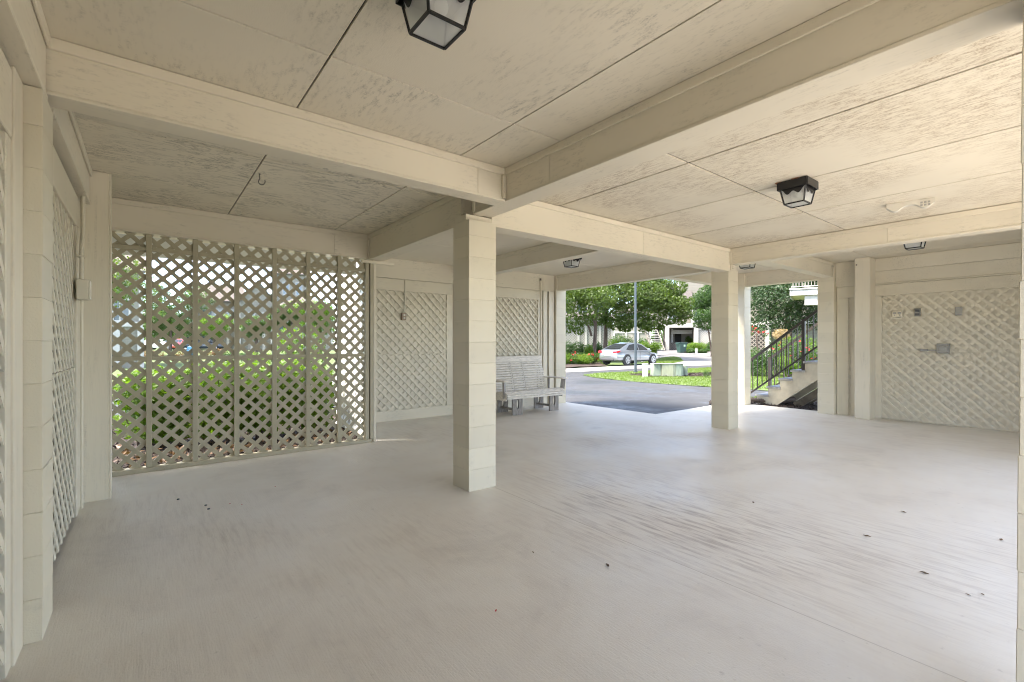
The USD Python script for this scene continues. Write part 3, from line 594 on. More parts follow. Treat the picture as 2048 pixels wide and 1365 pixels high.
# hooks
def hook(x, y, r, label, m):
    t = thing('ceiling_hook', label, 'hook', (x, y, CZ), group='ceiling hooks')
    pts = [(0, 0, 0), (0, 0, -0.035)] + [(-0.02 + 0.03 * math.cos(a), 0, -0.06 + 0.03 * math.sin(a) - 0.01) for a in np.linspace(0.5 * math.pi * 0.6, -1.15 * math.pi, 12)]
    pts = [(p[0] * 1.0 * RX * -1, p[0] * RY * -1, p[2]) for p in pts]
    part('rod', tube(pts, 0.0035, 6), m, t)
    part('collar', move(cyl(0.008, 0.006, 8), [0, 0, -0.006]), m, t)
hook(0.815, 4.76, 1, 'dark metal hook in the ceiling beside the long seam', 'black_metal')
hook(0.80, 6.02, 1, 'cream painted hook in the ceiling near the lattice screen', 'cream_plastic')
# conduit on the left wall
t = thing('conduit', 'painted conduit and junction box on the far left lattice panel', 'conduit')
part('pipe', tube([(-0.405, 5.20, 2.62), (-0.405, 5.20, 2.45), (-0.405, 5.17, 2.33), (-0.405, 5.10, 2.22), (-0.405, 5.08, 2.14), (-0.405, 5.08, 1.92)], 0.014, 8), 'lattice_paint', t, smooth=60)
part('pipe', tube([(-0.415, 5.225, 2.62), (-0.415, 5.225, 0.05)], 0.009, 8), 'lattice_paint', t, smooth=60)
part('strap', box(-0.432, -0.388, 5.05, 5.13, 2.10, 2.112, 0.001), 'lattice_paint', t)
part('junction_box', box(-0.435, -0.36, 5.03, 5.17, 1.76, 1.92, 0.006), 'lattice_paint', t)
part('cover_plate', box(-0.358, -0.352, 5.035, 5.165, 1.765, 1.915, 0.002), 'lattice_paint', t)
# outlet on the back wall
t = thing('outlet_box', 'brownish outlet box under a thin conduit on the back lattice wall', 'outlet')
part('pipe', tube([(3.765, 8.01, 2.585), (3.765, 8.01, 2.2), (3.755, 8.01, 2.08), (3.755, 8.01, 1.95)], 0.012, 8), 'lattice_paint', t, smooth=60)
part('box', box(3.69, 3.775, 7.985, 8.042, 1.84, 1.965, 0.004), 'copper_box', t)
for k in (0, 1): part('socket', box(3.722, 3.758, 7.979, 7.984, 1.855 + 0.055 * k, 1.893 + 0.055 * k, 0.004), 'cream_plastic', t)
t = thing('conduit', 'vertical painted pipe on the back wall at the right end of the bench', 'conduit')
part('pipe', tube([(7.09, 8.0, 2.84), (7.09, 8.0, 0.05)], 0.014, 8), 'lattice_paint', t, smooth=60)
part('pipe_cap', move(cyl(0.02, 0.05, 8), [7.09, 8.0, 2.84]), 'hose_brown', t)
# boxes on the right wall
def wallbox(y, z, w, h, d, m, label, kind):
    t = thing(kind, label, 'electrical box', (10.84, y, z), group='electrical boxes on the right wall')
    part('box', box(-d, 0, -w / 2, w / 2, -h / 2, h / 2, 0.006), m, t)
    return t
t = wallbox(2.40, 1.945, 0.155, 0.115, 0.03, 'lattice_paint', 'cream double outlet plate, leftmost box on the right lattice wall', 'outlet_box')
for k in range(2):
    for j in range(2): part('socket', box(-0.035, -0.031, -0.06 + 0.07 * k, -0.012 + 0.07 * k, 0.005 - 0.0 * j, 0.035, 0.002) if j == 0 else box(-0.035, -0.031, -0.045 + 0.07 * k, -0.03 + 0.07 * k, -0.03, -0.012, 0.002), 'grey_plastic', t)
t = wallbox(2.11, 1.955, 0.085, 0.125, 0.045, 'grey_plastic', 'small grey outlet with dark sockets on the right lattice wall', 'outlet_box')
for k in (-1, 1): part('socket', box(-0.05, -0.046, -0.03, 0.03, k * 0.028 - 0.02, k * 0.028 + 0.02, 0.003), 'dark_plastic', t)
part('hood', box(-0.065, -0.0, -0.045, 0.045, 0.064, 0.072, 0.002), 'dark_plastic', t)
wallbox(1.575, 1.955, 0.085, 0.14, 0.05, 'grey_plastic', 'blank grey box, rightmost on the right lattice wall', 'outlet_box')
t = wallbox(1.77, 1.32, 0.17, 0.17, 0.05, 'grey_plastic', 'large grey weatherproof box low on the right lattice wall with a side pipe', 'outlet_box')
part('cover', box(-0.075, -0.052, -0.062, 0.062, -0.06, 0.05, 0.008), 'grey_plastic', t)
part('pipe', tube([(-0.025, 0.085, -0.03), (-0.025, 0.20, -0.03)], 0.011, 8), 'grey_plastic', t, smooth=60)
part('coupling', box(-0.05, -0.002, 0.20, 0.31, -0.05, -0.01, 0.008), 'grey_plastic', t)

# ------------------------------------------------------------------ bench
t = thing('garden_bench', 'weathered grey slatted wooden bench with centre console against the back wall', 'bench', (5.42, 7.16, 0))
BW = 1.52
def leaf_hole(cx, cz, w, h):
    a = np.linspace(0, math.pi, 13)
    return Polygon([(cx - w / 2 * math.sin(q), cz + h / 2 * math.cos(q)) for q in a] + [(cx + w / 2 * math.sin(q), cz - h / 2 * math.cos(q)) for q in a[1:-1]])
for x in (0.22, 1.20):
    for y, lean in ((0.02, 0), (0.50, 0)):
        pl = Polygon([(0, 0), (0.112, 0), (0.128, 0.012), (0.144, 0), (0.25, 0), (0.25, 0.345), (0, 0.345)])
        pl = pl.difference(leaf_hole(0.128, 0.215, 0.062, 0.20)).difference(sbox(0.1265, 0.0, 0.1295, 0.12))
        part('leg', to_plane(extrude(pl, 0.035), (x, y, 0), (1, 0, 0), (0, 0, 1), (0, 1, 0)), 'bench_leg', t)
    part('leg_rail', box(x + 0.04, x + 0.09, 0.06, 0.498, 0.09, 0.13, 0.004), 'bench_leg', t)
# seat: side cheeks, rolled front slats, seat slats
for x in (0.0, BW - 0.03):
    pl = Polygon([(0.0, 0.36), (0.02, 0.30), (0.56, 0.30), (0.58, 0.40), (0.10, 0.455), (0.04, 0.44)])
    part('cheek', to_plane(extrude(pl, 0.03), (x, -0.06, 0), (0, 1, 0), (0, 0, 1), (1, 0, 0)), 'bench_grey', t)
prof = [(-0.085, 0.335), (-0.087, 0.372), (-0.075, 0.412), (-0.045, 0.446), (0.005, 0.460)] + [(0.055 + 0.05 * k, 0.458 - 0.008 * k) for k in range(9)]
for i, (y, z) in enumerate(prof):
    y2, z2 = prof[min(i + 1, len(prof) - 1)] if i + 1 < len(prof) else (y + 0.05, z - 0.008)
    part('seat_slat', to_plane(box(-0.005, BW + 0.005, 0.0, math.hypot(y2 - y, z2 - z) - 0.004, 0, 0.018, 0.003), (0, y, z), (1, 0, 0), np.array([0, y2 - y, z2 - z]) / math.hypot(y2 - y, z2 - z), np.cross((1, 0, 0), np.array([0, y2 - y, z2 - z]) / math.hypot(y2 - y, z2 - z))), 'bench_grey', t)
# back: three sections of slats, broad top board
n = 12
for k in range(n):
    s = k / (n - 1); z = 0.43 + 0.545 * s; y = 0.46 + 0.13 * s + 0.03 * s * s; wd = 0.0
    for a, b in ((0.03 + 0.0, 0.60), (0.606, 0.91), (0.916, BW - 0.03)):
        sh = 0.0
        part('back_slat', to_plane(box(a - 0.04 * s * (a < 0.1) * 0, b, 0, 0.038, 0, 0.018, 0.003), (0, y, z), (1, 0, 0), (0, 0.24, 0.97), (0, -0.97, 0.24)), 'bench_grey', t)
part('top_board', to_plane(box(0.03, BW - 0.03, 0, 0.125, 0, 0.022, 0.006), (0, 0.622, 1.015), (1, 0, 0), (0, 0.24, 0.97), (0, -0.97, 0.24)), 'bench_grey', t)
for x in (0.06, 0.60, 0.92, BW - 0.10):
    part('back_support', bar((x + 0.02, 0.49, 0.36), (x + 0.02, 0.665, 1.10), 0.04, 0.03), 'bench_grey', t)
for x0, x1, px_ in ((-0.09, 0.07, 0.0), (BW - 0.07, BW + 0.10, BW)):
    part('armrest', box(x0, x1, -0.10, 0.50, 0.665, 0.69, 0.008), 'bench_grey', t)
    part('arm_post', bar((px_, 0.0, 0.36), (px_ + (0.03 if px_ > 1 else -0.03), -0.02, 0.665), 0.035, 0.09), 'bench_leg', t)
    part('arm_post', bar((px_, 0.40, 0.38), (px_ + (0.03 if px_ > 1 else -0.03), 0.43, 0.665), 0.035, 0.09), 'bench_leg', t)

# ------------------------------------------------------------------ leaf litter on the floor
spots = [(0.23, 5.17, 'p'), (0.41, 4.83, 'p'), (0.42, 4.71, 'p'), (0.58, 4.75, 'r'), (0.66, 4.66, 'r'), (4.22, 1.94, 'l'), (4.97, 1.06, 'l'), (4.14, 1.09, 'l'), (4.82, 0.48, 'l'), (2.3, 1.96, 'l'), (3.75, 0.7, 'l'), (3.69, 0.44, 's'), (3.62, 0.49, 's'), (2.05, 2.39, 's'), (1.45, 1.99, 'r'), (1.0, 5.05, 'r')]
for i, (x, y, k) in enumerate(spots):
    if k == 'p':
        m = trimesh.creation.icosphere(1, 0.009); m.apply_transform(np.diag([1.3, 1, 0.8, 1])); m.apply_translation([0, 0, 0.007])
        t = thing('pebble', 'dark pebble on the floor near the lattice screen', 'pebble', (x, y, 0), group='dark pebbles on the floor')
        part('stone', m, 'dark_plastic', t, smooth=True)
    else:
        L = {'l': 0.024, 's': 0.013, 'r': 0.012}[k]
        n_ = 9; xs_ = np.linspace(-1, 1, n_); wd = 0.34 * np.sqrt(np.clip(1 - xs_ ** 2, 0, 1)) + 0.02
        v = []; f = []
        for q, w_ in zip(xs_, wd):
            for s in (-1, 0, 1): v.append([q * L, s * w_ * L, 0.004 + L * 0.25 * abs(s) * (1.2 - abs(q)) + L * 0.12 * q * q + 0.05 * L * math.sin(5 * q + i)])
        for a in range(n_ - 1):
            for b in (0, 1): c = a * 3 + b; f += [[c, c + 3, c + 1], [c + 1, c + 3, c + 4]]
        m = trimesh.Trimesh(v, f, process=False)
        lab = {'l': 'curled dry brown leaf on the right part of the floor', 's': 'small dry brown leaf scrap on the floor', 'r': 'tiny red petal on the floor'}[k]
        grp = {'l': 'dry brown leaves on the floor', 's': 'small leaf scraps on the floor', 'r': 'tiny red petals on the floor'}[k]
        t = thing({'l': 'dry_leaf', 's': 'leaf_scrap', 'r': 'fallen_petal'}[k], lab, {'l': 'leaf', 's': 'leaf', 'r': 'petal'}[k], (x, y, 0), RNG.uniform(0, 360), group=grp)
        part('blade', m, 'red_petal' if k == 'r' else 'dry_leaf', t, smooth=True)
# floor saw joints
for nm, x0, x1, y0, y1 in (('floor_joint', 2.688, 2.694, -0.38, 3.70),):
    tag(part(nm, rawbox(x0, x1, y0, y1, -0.02, 0.0008), 'driveway_concrete'), kind='structure')

#@@OUT@@
# ------------------------------------------------------------------ outdoor stairs
SX0, SX1 = 11.45, 12.45
t = thing('outdoor_stairs', 'wooden outdoor stairs with dark metal railings rising past the right opening', 'stairs')
NST, RUN, RISE, Y0 = 13, 0.258, 0.203, 5.18
for k in range(NST):
    y = Y0 - k * RUN; z = RISE * (k + 1)
    part('tread', box(SX0 - 0.03, SX1 + 0.03, y - RUN - 0.015, y + 0.03, z - 0.045, z - 0.003, 0.005), 'tread_wood', t)
    part('tread_top', box(SX0 - 0.026, SX1 + 0.026, y - RUN - 0.011, y + 0.026, z - 0.0028, z + 0.002, 0.001), 'tread_top', t)
    part('riser', box(SX0 + 0.045, SX1 - 0.045, y - 0.02, y, z - RISE, z - 0.047, 0.002), 'stringer', t)
for x in (SX0, SX1 - 0.04):
    pts = []
    for k in range(NST):
        pts += [(Y0 - k * RUN, RISE * k - 0.0), (Y0 - k * RUN, RISE * (k + 1) - 0.048)]
    pts += [(Y0 - NST * RUN, RISE * NST - 0.05), (Y0 - NST * RUN, RISE * NST - 0.42), (Y0 - 0.44, -0.02)]
    part('stringer', to_plane(extrude(Polygon(pts).buffer(0), 0.04), (x, 0, 0), (0, 1, 0), (0, 0, 1), (1, 0, 0)), 'stringer', t)
for x in (SX0 + 0.25, SX1 - 0.29):
    part('under_joist', bar((x, Y0 - 0.75, -0.02), (x, Y0 - NST * RUN, RISE * NST - 0.68), 0.05, 0.16), 'stair_under', t)
for x, ya, tall in ((SX0 + 0.02, 5.50, 0), (SX1 - 0.02, 5.30, 1)):
    sl = RISE / RUN; yb = Y0 - NST * RUN + 0.2
    def zr(y, h): return h + sl * (5.18 - y)
    part('handrail', bar((x, ya, zr(ya, 1.12)), (x, yb, zr(yb, 1.12)), 0.05, 0.055), 'bronze_rail', t)
    part('bottom_rail', bar((x, ya, zr(ya, 0.34)), (x, yb, zr(yb, 0.34)), 0.03, 0.035), 'bronze_rail', t)
    for y in np.arange(ya - 0.11, yb, -0.108):
        part('baluster', bar((x, y, zr(y, 0.35)), (x, y, zr(y, 1.10)), 0.018), 'bronze_rail', t)
    for y in (ya, 4.18, 2.85):
        k = max(0, math.floor((Y0 - y) / RUN) + 1) if y < Y0 else 0
        part('newel_post', bar((x, y, RISE * k), (x, y, zr(y, 1.16)), 0.065), 'bronze_rail', t)
part('landing', box(SX0 - 0.1, SX1 + 0.1, 0.3, Y0 - NST * RUN - 0.02, RISE * NST - 0.09, RISE * NST, 0.005), 'tread_wood', t)
for x in (SX0, SX1 - 0.1):
    part('landing_post', box(x, x + 0.1, 0.4, 0.5, -0.05, RISE * NST - 0.09, 0.004), 'stair_under', t)
part('footing', box(SX0 - 0.12, SX1 + 0.12, Y0 - 0.1, Y0 + 0.55, -0.06, -0.005, 0.01), 'driveway_concrete', t)
# corrugated drain hose
hp = []; hr = []
cp = np.array([(11.15, 5.62, 0.10), (11.32, 5.30, 0.075), (11.48, 5.02, 0.05), (11.7, 4.82, 0.05), (11.95, 4.72, 0.06), (12.2, 4.66, 0.09)])
tt = np.linspace(0, len(cp) - 1, 190)
for q in tt:
    i = min(int(q), len(cp) - 2); a = q - i
    hp.append(cp[i] * (1 - a) + cp[i + 1] * a)
hp = np.array(hp); ker = np.ones(21) / 21
hp = np.stack([np.convolve(np.pad(hp[:, k], 10, mode='edge'), ker, 'valid') for k in range(3)], 1)
hr = 0.050 + 0.007 * np.sign(np.sin(np.arange(len(hp)) * math.pi / 2.0 + 0.3))
tg = thing('drain_hose', 'brown corrugated drain hose lying at the foot of the stairs', 'hose')
part('pipe', tube(hp, hr, 12), 'hose_brown', tg, smooth=50)

# ------------------------------------------------------------------ vegetation
def leaf_mesh(pts, out, size, rng, aspect=0.45, up=0.35, droop=0.0):
    n = len(pts); size = size * rng.uniform(0.6, 1.25, n)[:, None]
    nrm = out * 0.7 + rng.normal(size=(n, 3)) * 0.65 + np.array([0, 0, up]); nrm /= np.linalg.norm(nrm, axis=1, keepdims=True)
    d = rng.normal(size=(n, 3)) + out * 0.5 - np.array([0, 0, droop]); d -= nrm * (d * nrm).sum(1, keepdims=True); d /= np.linalg.norm(d, axis=1, keepdims=True)
    s = np.cross(nrm, d)
    a = pts - d * size * 0.5; b = pts + d * size * 0.5; c = pts + s * size * aspect * 0.5 + nrm * size * 0.06; e = pts - s * size * aspect * 0.5 + nrm * size * 0.06
    v = np.stack([a, c, b, e], 1).reshape(-1, 3); k = np.arange(n)[:, None] * 4
    f = np.concatenate([k + [0, 1, 2], k + [0, 2, 3]], 0)
    return trimesh.Trimesh(v, f, process=False)
def clumps(cs, n, rng, shell=0.5):
    """n points in the ellipsoids cs = [(centre, radii)], weighted by surface, mostly near the outside"""
    c = np.array([k[0] for k in cs], float); r = np.array([np.broadcast_to(k[1], 3) for k in cs], float)
    w = (r.prod(1)) ** (2 / 3); i = rng.choice(len(cs), n, p=w / w.sum())
    d = rng.normal(size=(n, 3)); d /= np.linalg.norm(d, axis=1, keepdims=True)
    q = rng.uniform(0, 1, n) ** (1 / 3 * (1 - shell) + 0.12 * shell)
    q *= 1 + 0.16 * (meshkit.noise(d * 3.1 + i[:, None] * 5.7) - 0.5) * 2
    return c[i] + d * r[i] * q[:, None], d
def shrub(name, label, cat_, base, cs, n, size, m, rng, group=None, stems=5, flowers=None, aspect=0.45, fsize=0.06, nf=40):
    """base: ground point; cs: clumps relative to it"""
    t = thing(name, label, cat_, base, group=group)
    p, d = clumps(cs, n, rng)
    keep = p[:, 2] > 0.03
    part('foliage', leaf_mesh(p[keep], d[keep], size, rng, aspect), m, t)
    st = []
    for k in range(stems):
        c, r = cs[k % len(cs)]; c = np.array(c, float)
        e = c + rng.normal(size=3) * np.broadcast_to(r, 3) * 0.4; b = np.array([c[0] * 0.7 + rng.uniform(-.06, .06), c[1] * 0.7 + rng.uniform(-.06, .06), -0.05])
        st.append(tube([b, (b * 0.5 + e * 0.5) + rng.normal(size=3) * 0.03, e], [0.014, 0.010, 0.004], 5))
    if st: part('stems', cat(st), 'bark', t)
    if flowers:
        p, d = clumps(cs, nf, rng, shell=1.0); k = d[:, 2] > -0.3
        part('flowers', leaf_mesh(np.repeat(p[k] + d[k] * 0.04, 4, 0) + rng.normal(size=(4 * k.sum(), 3)) * fsize * 0.3, np.repeat(d[k], 4, 0), fsize, rng, 0.8), flowers, t)
    return t
def tree(name, label, base, trunk, limbs, cs, n, size, m, rng, group=None, aspect=0.5, inner=None, shell=0.5):
    t = thing(name, label, 'tree', base, group=group)
    part('trunk', tube(trunk[0], trunk[1], 10), 'bark', t, smooth=60)
    for L in limbs: part('limb', tube(L[0], L[1], 7), 'bark', t, smooth=60)
    p, d = clumps(cs, n, rng, shell)
    part('crown', leaf_mesh(p, d, size, rng, aspect), m, t)
    return t
def blob(rng, n, spread, r, z0, flat=0.75):
    return [((rng.normal() * spread[0], rng.normal() * spread[1], z0 + rng.uniform(-1, 1) * spread[2]), np.array([r, r, r * flat]) * rng.uniform(0.65, 1.2)) for _ in range(n)]
def loc(px, f): p = at(px, f); p[2] = float(ground(p[0], p[1])); return p
CAMROT = math.degrees(math.atan2(RY, RX))
def cl(f, items, z0):
    """clumps given as seen: (px, py, radius, depth offset) at forward distance f; relative to a base at pixel px0"""
    px0 = items[0]; out = []
    b = loc(px0, f)
    for (px, py, r, df) in items[1]:
        p = at(px, f + df); out.append(((p[0] - b[0], p[1] - b[1], zat(py, f + df) - b[2]), np.array([r, r, r * 0.72])))
    return b, out
rng = np.random.default_rng(21)
# hedge right outside the screen
for i, (x, y, w, h, lab) in enumerate([(0.10, 8.05, 0.46, 1.12, 'leftmost bright green shrub of the hedge behind the lattice screen'), (0.72, 7.85, 0.50, 1.22, 'second bright green shrub from the left behind the lattice screen'),
                                       (1.35, 7.80, 0.50, 1.20, 'third bright green shrub from the left behind the lattice screen'), (1.95, 7.90, 0.48, 1.22, 'rightmost bright green shrub behind the lattice screen')]):
    cs = [((0, 0, h * 0.72), (w, w * 0.9, h * 0.28)), ((0.1, 0.05, h * 0.50), (w * 0.95, w * 0.8, h * 0.28)), ((-0.2, 0.1, h * 0.66), (w * 0.6, w * 0.6, h * 0.26)), ((0.22, -0.08, h * 0.62), (w * 0.6, w * 0.6, h * 0.26)), ((0, 0, h * 0.30), (w * 0.95, w * 0.8, h * 0.20)), ((0.15, -0.1, h * 0.22), (w * 0.7, w * 0.6, h * 0.16))]
    shrub('hedge_shrub', lab, 'shrub', (x, y, -0.02), cs, 5000, 0.085, 'lime_leaf', rng, 'bright green shrubs behind the lattice screen', stems=14, aspect=0.42)
b = at(617, 9.6)
shrub('tall_shrub', 'taller yellow-green shrub beyond the right end of the hedge', 'shrub', (b[0], b[1], -0.03), [((0, 0, 1.25), (.38, .38, .6)), ((-.2, .1, .8), (.4, .4, .5)), ((.15, 0, .5), (.35, .35, .4)), ((-.35, .2, 1.5), (.25, .25, .3))], 2600, 0.08, 'lime_leaf', rng, stems=8)
# mulch chips and grass (uncountable)
def chips(n, poly, size, rng, zoff):
    x0, y0, x1, y1 = poly.bounds; P = []
    while len(P) < n:
        q = rng.uniform((x0, y0), (x1, y1), (n, 2)); ok = shapely.contains_xy(poly, q[:, 0], q[:, 1]); P += list(q[ok])
    P = np.array(P[:n]); z = ground(P[:, 0], P[:, 1]) + zoff + rng.uniform(0, 0.03, n)
    return np.column_stack([P, z])
pts = chips(5200, Polygon([(-0.7, 6.8), (2.6, 6.8), (2.6, 9.0), (1.6, 10.2), (-1.2, 9.8)]), 0.06, rng, 0.045)
tag(part('mulch', leaf_mesh(pts, np.tile([0, 0, 1.0], (len(pts), 1)), 0.07, rng, 0.3), 'mulch_chip'), 'reddish bark mulch under the hedge outside the lattice screen', 'mulch', kind='stuff')
pts = chips(420, Polygon([(-0.3, 6.8), (2.5, 6.8), (2.5, 8.6), (-0.3, 8.6)]), 0.06, rng, 0.075)
tag(part('fallen_leaves', leaf_mesh(pts, np.tile([0, 0, 1.0], (len(pts), 1)), 0.10, rng, 0.5), 'dry_leaf'), 'dry orange-brown leaves scattered on the mulch behind the lattice screen', 'leaves', kind='stuff')
pts = chips(2600, mb2, 0.06, rng, 0.05)
tag(part('mulch', leaf_mesh(pts, np.tile([0, 0, 1.0], (len(pts), 1)), 0.07, rng, 0.3), 'mulch_chip'), 'dark bark mulch around the foot of the outdoor stairs', 'mulch', kind='stuff')
pts = chips(1500, mb3, 0.06, rng, 0.06)
tag(part('mulch', leaf_mesh(pts, np.tile([0, 0, 1.0], (len(pts), 1)), 0.09, rng, 0.3), 'mulch_chip'), 'bark mulch around the green utility cabinet on the island lawn', 'mulch', kind='stuff')
def grass(n, poly, h, rng, label):
    p = chips(n, poly, 0, rng, 0.02); p[:, 2] -= rng.uniform(0, 0.02, n)
    a = rng.uniform(0, 2 * math.pi, n); d = np.stack([np.cos(a), np.sin(a), 0 * a], 1); hh = h * rng.uniform(0.5, 1.3, n)[:, None]
    lean = rng.normal(size=(n, 3)) * [0.5, 0.5, 0]
    v = np.stack([p - d * 0.018, p + d * 0.018, p + (np.array([0, 0, 1.0]) + lean) * hh], 1).reshape(-1, 3)
    tag(part('grass', trimesh.Trimesh(v, np.arange(3 * n).reshape(-1, 3), process=False), 'grass_blade'), label, 'grass', kind='stuff')
vis = Polygon([(14.3, 15.3), (14.3, 8.0), (16, 5.0), (19, 4.5), (34, 9), (34, 15.3)])
grass(60000, ISLAND.intersection(vis).difference(mb3), 0.06, rng, 'bright mown grass of the island lawn beyond the asphalt')
grass(9000, Polygon([(-4, 10.4), (2.3, 10.9), (2.0, 11.6), (-1.5, 12.2), (-4, 12.8)]), 0.06, rng, 'sunlit strip of grass beyond the mulch behind the lattice screen')
grass(9000, L2, 0.07, rng, 'grass of the verge in front of the parked silver car')
grass(5000, Polygon([(11.3, 6.2), (13.0, 5.6), (14.7, 5.0), (15.2, 3.0), (14.9, 1.0), (14.8, 1.0), (14.6, 4.8), (12.9, 5.3), (12.2, 5.9)]), 0.06, rng, 'grass beside the mulch at the foot of the stairs')
# the two big trees beyond the car
def trunk_pts(px0, px1, f, z1, r0, r1, n=7):
    b = loc(px0, f); e = at(px1, f); d = e[:2] - b[:2]
    P = [(d[0] * q + 0.05 * math.sin(5 * q), d[1] * q, -0.1 + (z1 - b[2] + 0.1) * q) for q in np.linspace(0, 1, n)]
    return P, np.linspace(r0, r1, n) + np.array([0.06] + [0] * (n - 1))
def seen_limb(f, px0, pts, r0, r1, df=0.0):
    b = loc(px0, f)
    P = [tuple(np.append(at(px, f + df * i / (len(pts) - 1))[:2] - b[:2], zat(py, f + df * i / (len(pts) - 1)) - b[2])) for i, (px, py) in enumerate(pts)]
    return P, np.linspace(r0, r1, len(P))
b, cs = cl(37, (1186, [(1120, 590, 1.5, -2), (1128, 632, 1.1, -2), (1148, 600, 1.4, -1), (1150, 570, 1.6, 0), (1172, 585, 1.3, -2), (1185, 620, 1.1, -2), (1165, 640, 0.7, -1.5), (1140, 655, 0.6, -2), (1118, 668, 0.5, -2), (1195, 560, 1.7, 0), (1105, 560, 2.0, 0), (1205, 595, 1.2, -2.5), (1180, 540, 2.2, 1), (1130, 530, 2.2, 1), (1195, 640, 0.8, 1), (1158, 662, 0.45, -2)]), 0)
tree('shade_tree', 'dark-trunked tree with a forked left limb beyond the flower bed', b, trunk_pts(1187, 1195, 37, 4.6, 0.17, 0.11),
     [seen_limb(37, 1186, [(1183, 672), (1178, 655), (1168, 640), (1150, 632), (1125, 640)], 0.10, 0.03, -1), seen_limb(37, 1186, [(1190, 650), (1182, 630), (1165, 610), (1150, 600)], 0.07, 0.02, -1), seen_limb(37, 1186, [(1192, 640), (1205, 615), (1222, 600)], 0.07, 0.02, 0)],
     cs, 15000, 0.24, 'cedar_leaf', rng, 'big shade trees beyond the car')
b, cs = cl(39, (1209, [(1225, 590, 1.5, -2), (1240, 560, 1.9, -1), (1235, 625, 1.0, -2), (1262, 600, 1.5, -2), (1285, 585, 1.6, -2), (1300, 625, 1.1, -2), (1310, 600, 1.4, -2), (1335, 610, 1.2, -2), (1355, 620, 1.0, -2), (1325, 585, 1.4, -1), (1280, 560, 1.9, 0), (1315, 570, 1.2, 0), (1348, 600, 0.9, -1), (1270, 640, 0.9, -2), (1290, 655, 0.6, -2), (1250, 645, 0.7, -2), (1335, 640, 0.65, -2), (1360, 642, 0.55, -2), (1370, 628, 0.7, -2), (1220, 535, 2.2, 1), (1270, 530, 2.2, 1), (1212, 640, 0.5, -1), (1322, 655, 0.35, -2), (1345, 575, 1.2, -1), (1368, 606, 0.8, -2), (1300, 648, 0.8, -2), (1250, 655, 0.6, -2), (1228, 650, 0.6, -2)]), 0)
tree('shade_tree', 'straight thick-trunked tree with a wide crown over the parked silver car', b, trunk_pts(1209, 1213, 39, 5.4, 0.20, 0.13),
     [seen_limb(39, 1209, [(1210, 640), (1225, 622), (1250, 610), (1280, 600)], 0.10, 0.03, -1), seen_limb(39, 1209, [(1211, 625), (1240, 590), (1290, 575)], 0.09, 0.03, -1), seen_limb(39, 1209, [(1209, 615), (1195, 590), (1180, 575)], 0.07, 0.02, 0), seen_limb(39, 1209, [(1260, 608), (1300, 612), (1345, 622)], 0.04, 0.015, -1)],
     cs, 26000, 0.24, 'cedar_leaf', rng, 'big shade trees beyond the car')
b, cs = cl(43, (1424, [(1405, 600, 1.1, 0), (1422, 590, 1.3, 0), (1402, 632, 0.9, -1), (1425, 625, 1.3, 0), (1412, 650, 0.7, -1), (1395, 650, 0.45, -1), (1436, 650, 0.9, 0), (1440, 600, 1.4, 1), (1400, 612, 0.8, 0), (1428, 572, 0.9, 0)]), 0)
tree('small_tree', 'bushy green tree in front of the far house beside the tan-shaded column', b, trunk_pts(1424, 1416, 43, 3.0, 0.09, 0.05), [seen_limb(43, 1424, [(1420, 668), (1412, 655), (1405, 640)], 0.05, 0.02)], cs, 9000, 0.20, 'shrub_leaf', rng)
# tree in the right opening
b, cs = cl(27, (1580, [(1515, 585, 1.1, 0), (1545, 600, 1.2, -1), (1580, 590, 1.3, -1), (1560, 560, 1.5, 0), (1610, 620, 1.0, -1), (1600, 560, 1.5, 0), (1540, 640, 0.8, -1), (1575, 635, 0.9, -1), (1520, 625, 0.9, 0), (1520, 560, 1.3, 1), (1630, 590, 1.5, 0), (1632, 640, 0.8, 0), (1505, 650, 0.5, 0), (1590, 655, 0.5, -1), (1650, 560, 1.8, 0), (1600, 530, 1.8, 1), (1540, 530, 1.8, 1)]), 0)
tree('oak_tree', 'dense dark green tree behind the outdoor stairs', b, trunk_pts(1580, 1575, 27, 3.4, 0.18, 0.12), [seen_limb(27, 1580, [(1578, 660), (1560, 630), (1535, 605)], 0.08, 0.02), seen_limb(27, 1580, [(1578, 650), (1600, 620), (1625, 595)], 0.08, 0.02)], cs, 24000, 0.16, 'oak_leaf', rng)
b, cs = cl(23, (1517, [(1508, 658, 0.16, 0), (1522, 662, 0.2, 0), (1502, 668, 0.15, 0), (1530, 670, 0.15, 0)]), 0)
t = tree('flowering_tree', 'thin small tree with red blossom left of the stair railing', b, trunk_pts(1517, 1514, 23, 1.9, 0.05, 0.03), [seen_limb(23, 1517, [(1516, 680), (1524, 664)], 0.025, 0.01)], cs, 420, 0.07, 'shrub_leaf', rng)
p, d = clumps(cs, 22, rng, 1.0); part('flowers', leaf_mesh(np.repeat(p, 3, 0) + rng.normal(size=(3 * len(p), 3)) * 0.03, np.repeat(d, 3, 0), 0.08, rng, 0.8), 'red_petal', t)
b, cs = cl(34, (1490, [(1505, 590, 1.6, 0), (1500, 560, 1.8, 0), (1480, 620, 1.5, 0), (1510, 625, 1.2, 0), (1530, 560, 1.8, 0)]), 0)
tree('shade_tree', 'lighter green tree between the bright white column and the dark oak', b, trunk_pts(1490, 1495, 34, 3.4, 0.15, 0.1), [], cs, 9000, 0.2, 'cedar_leaf', rng, 'big shade trees beyond the car')
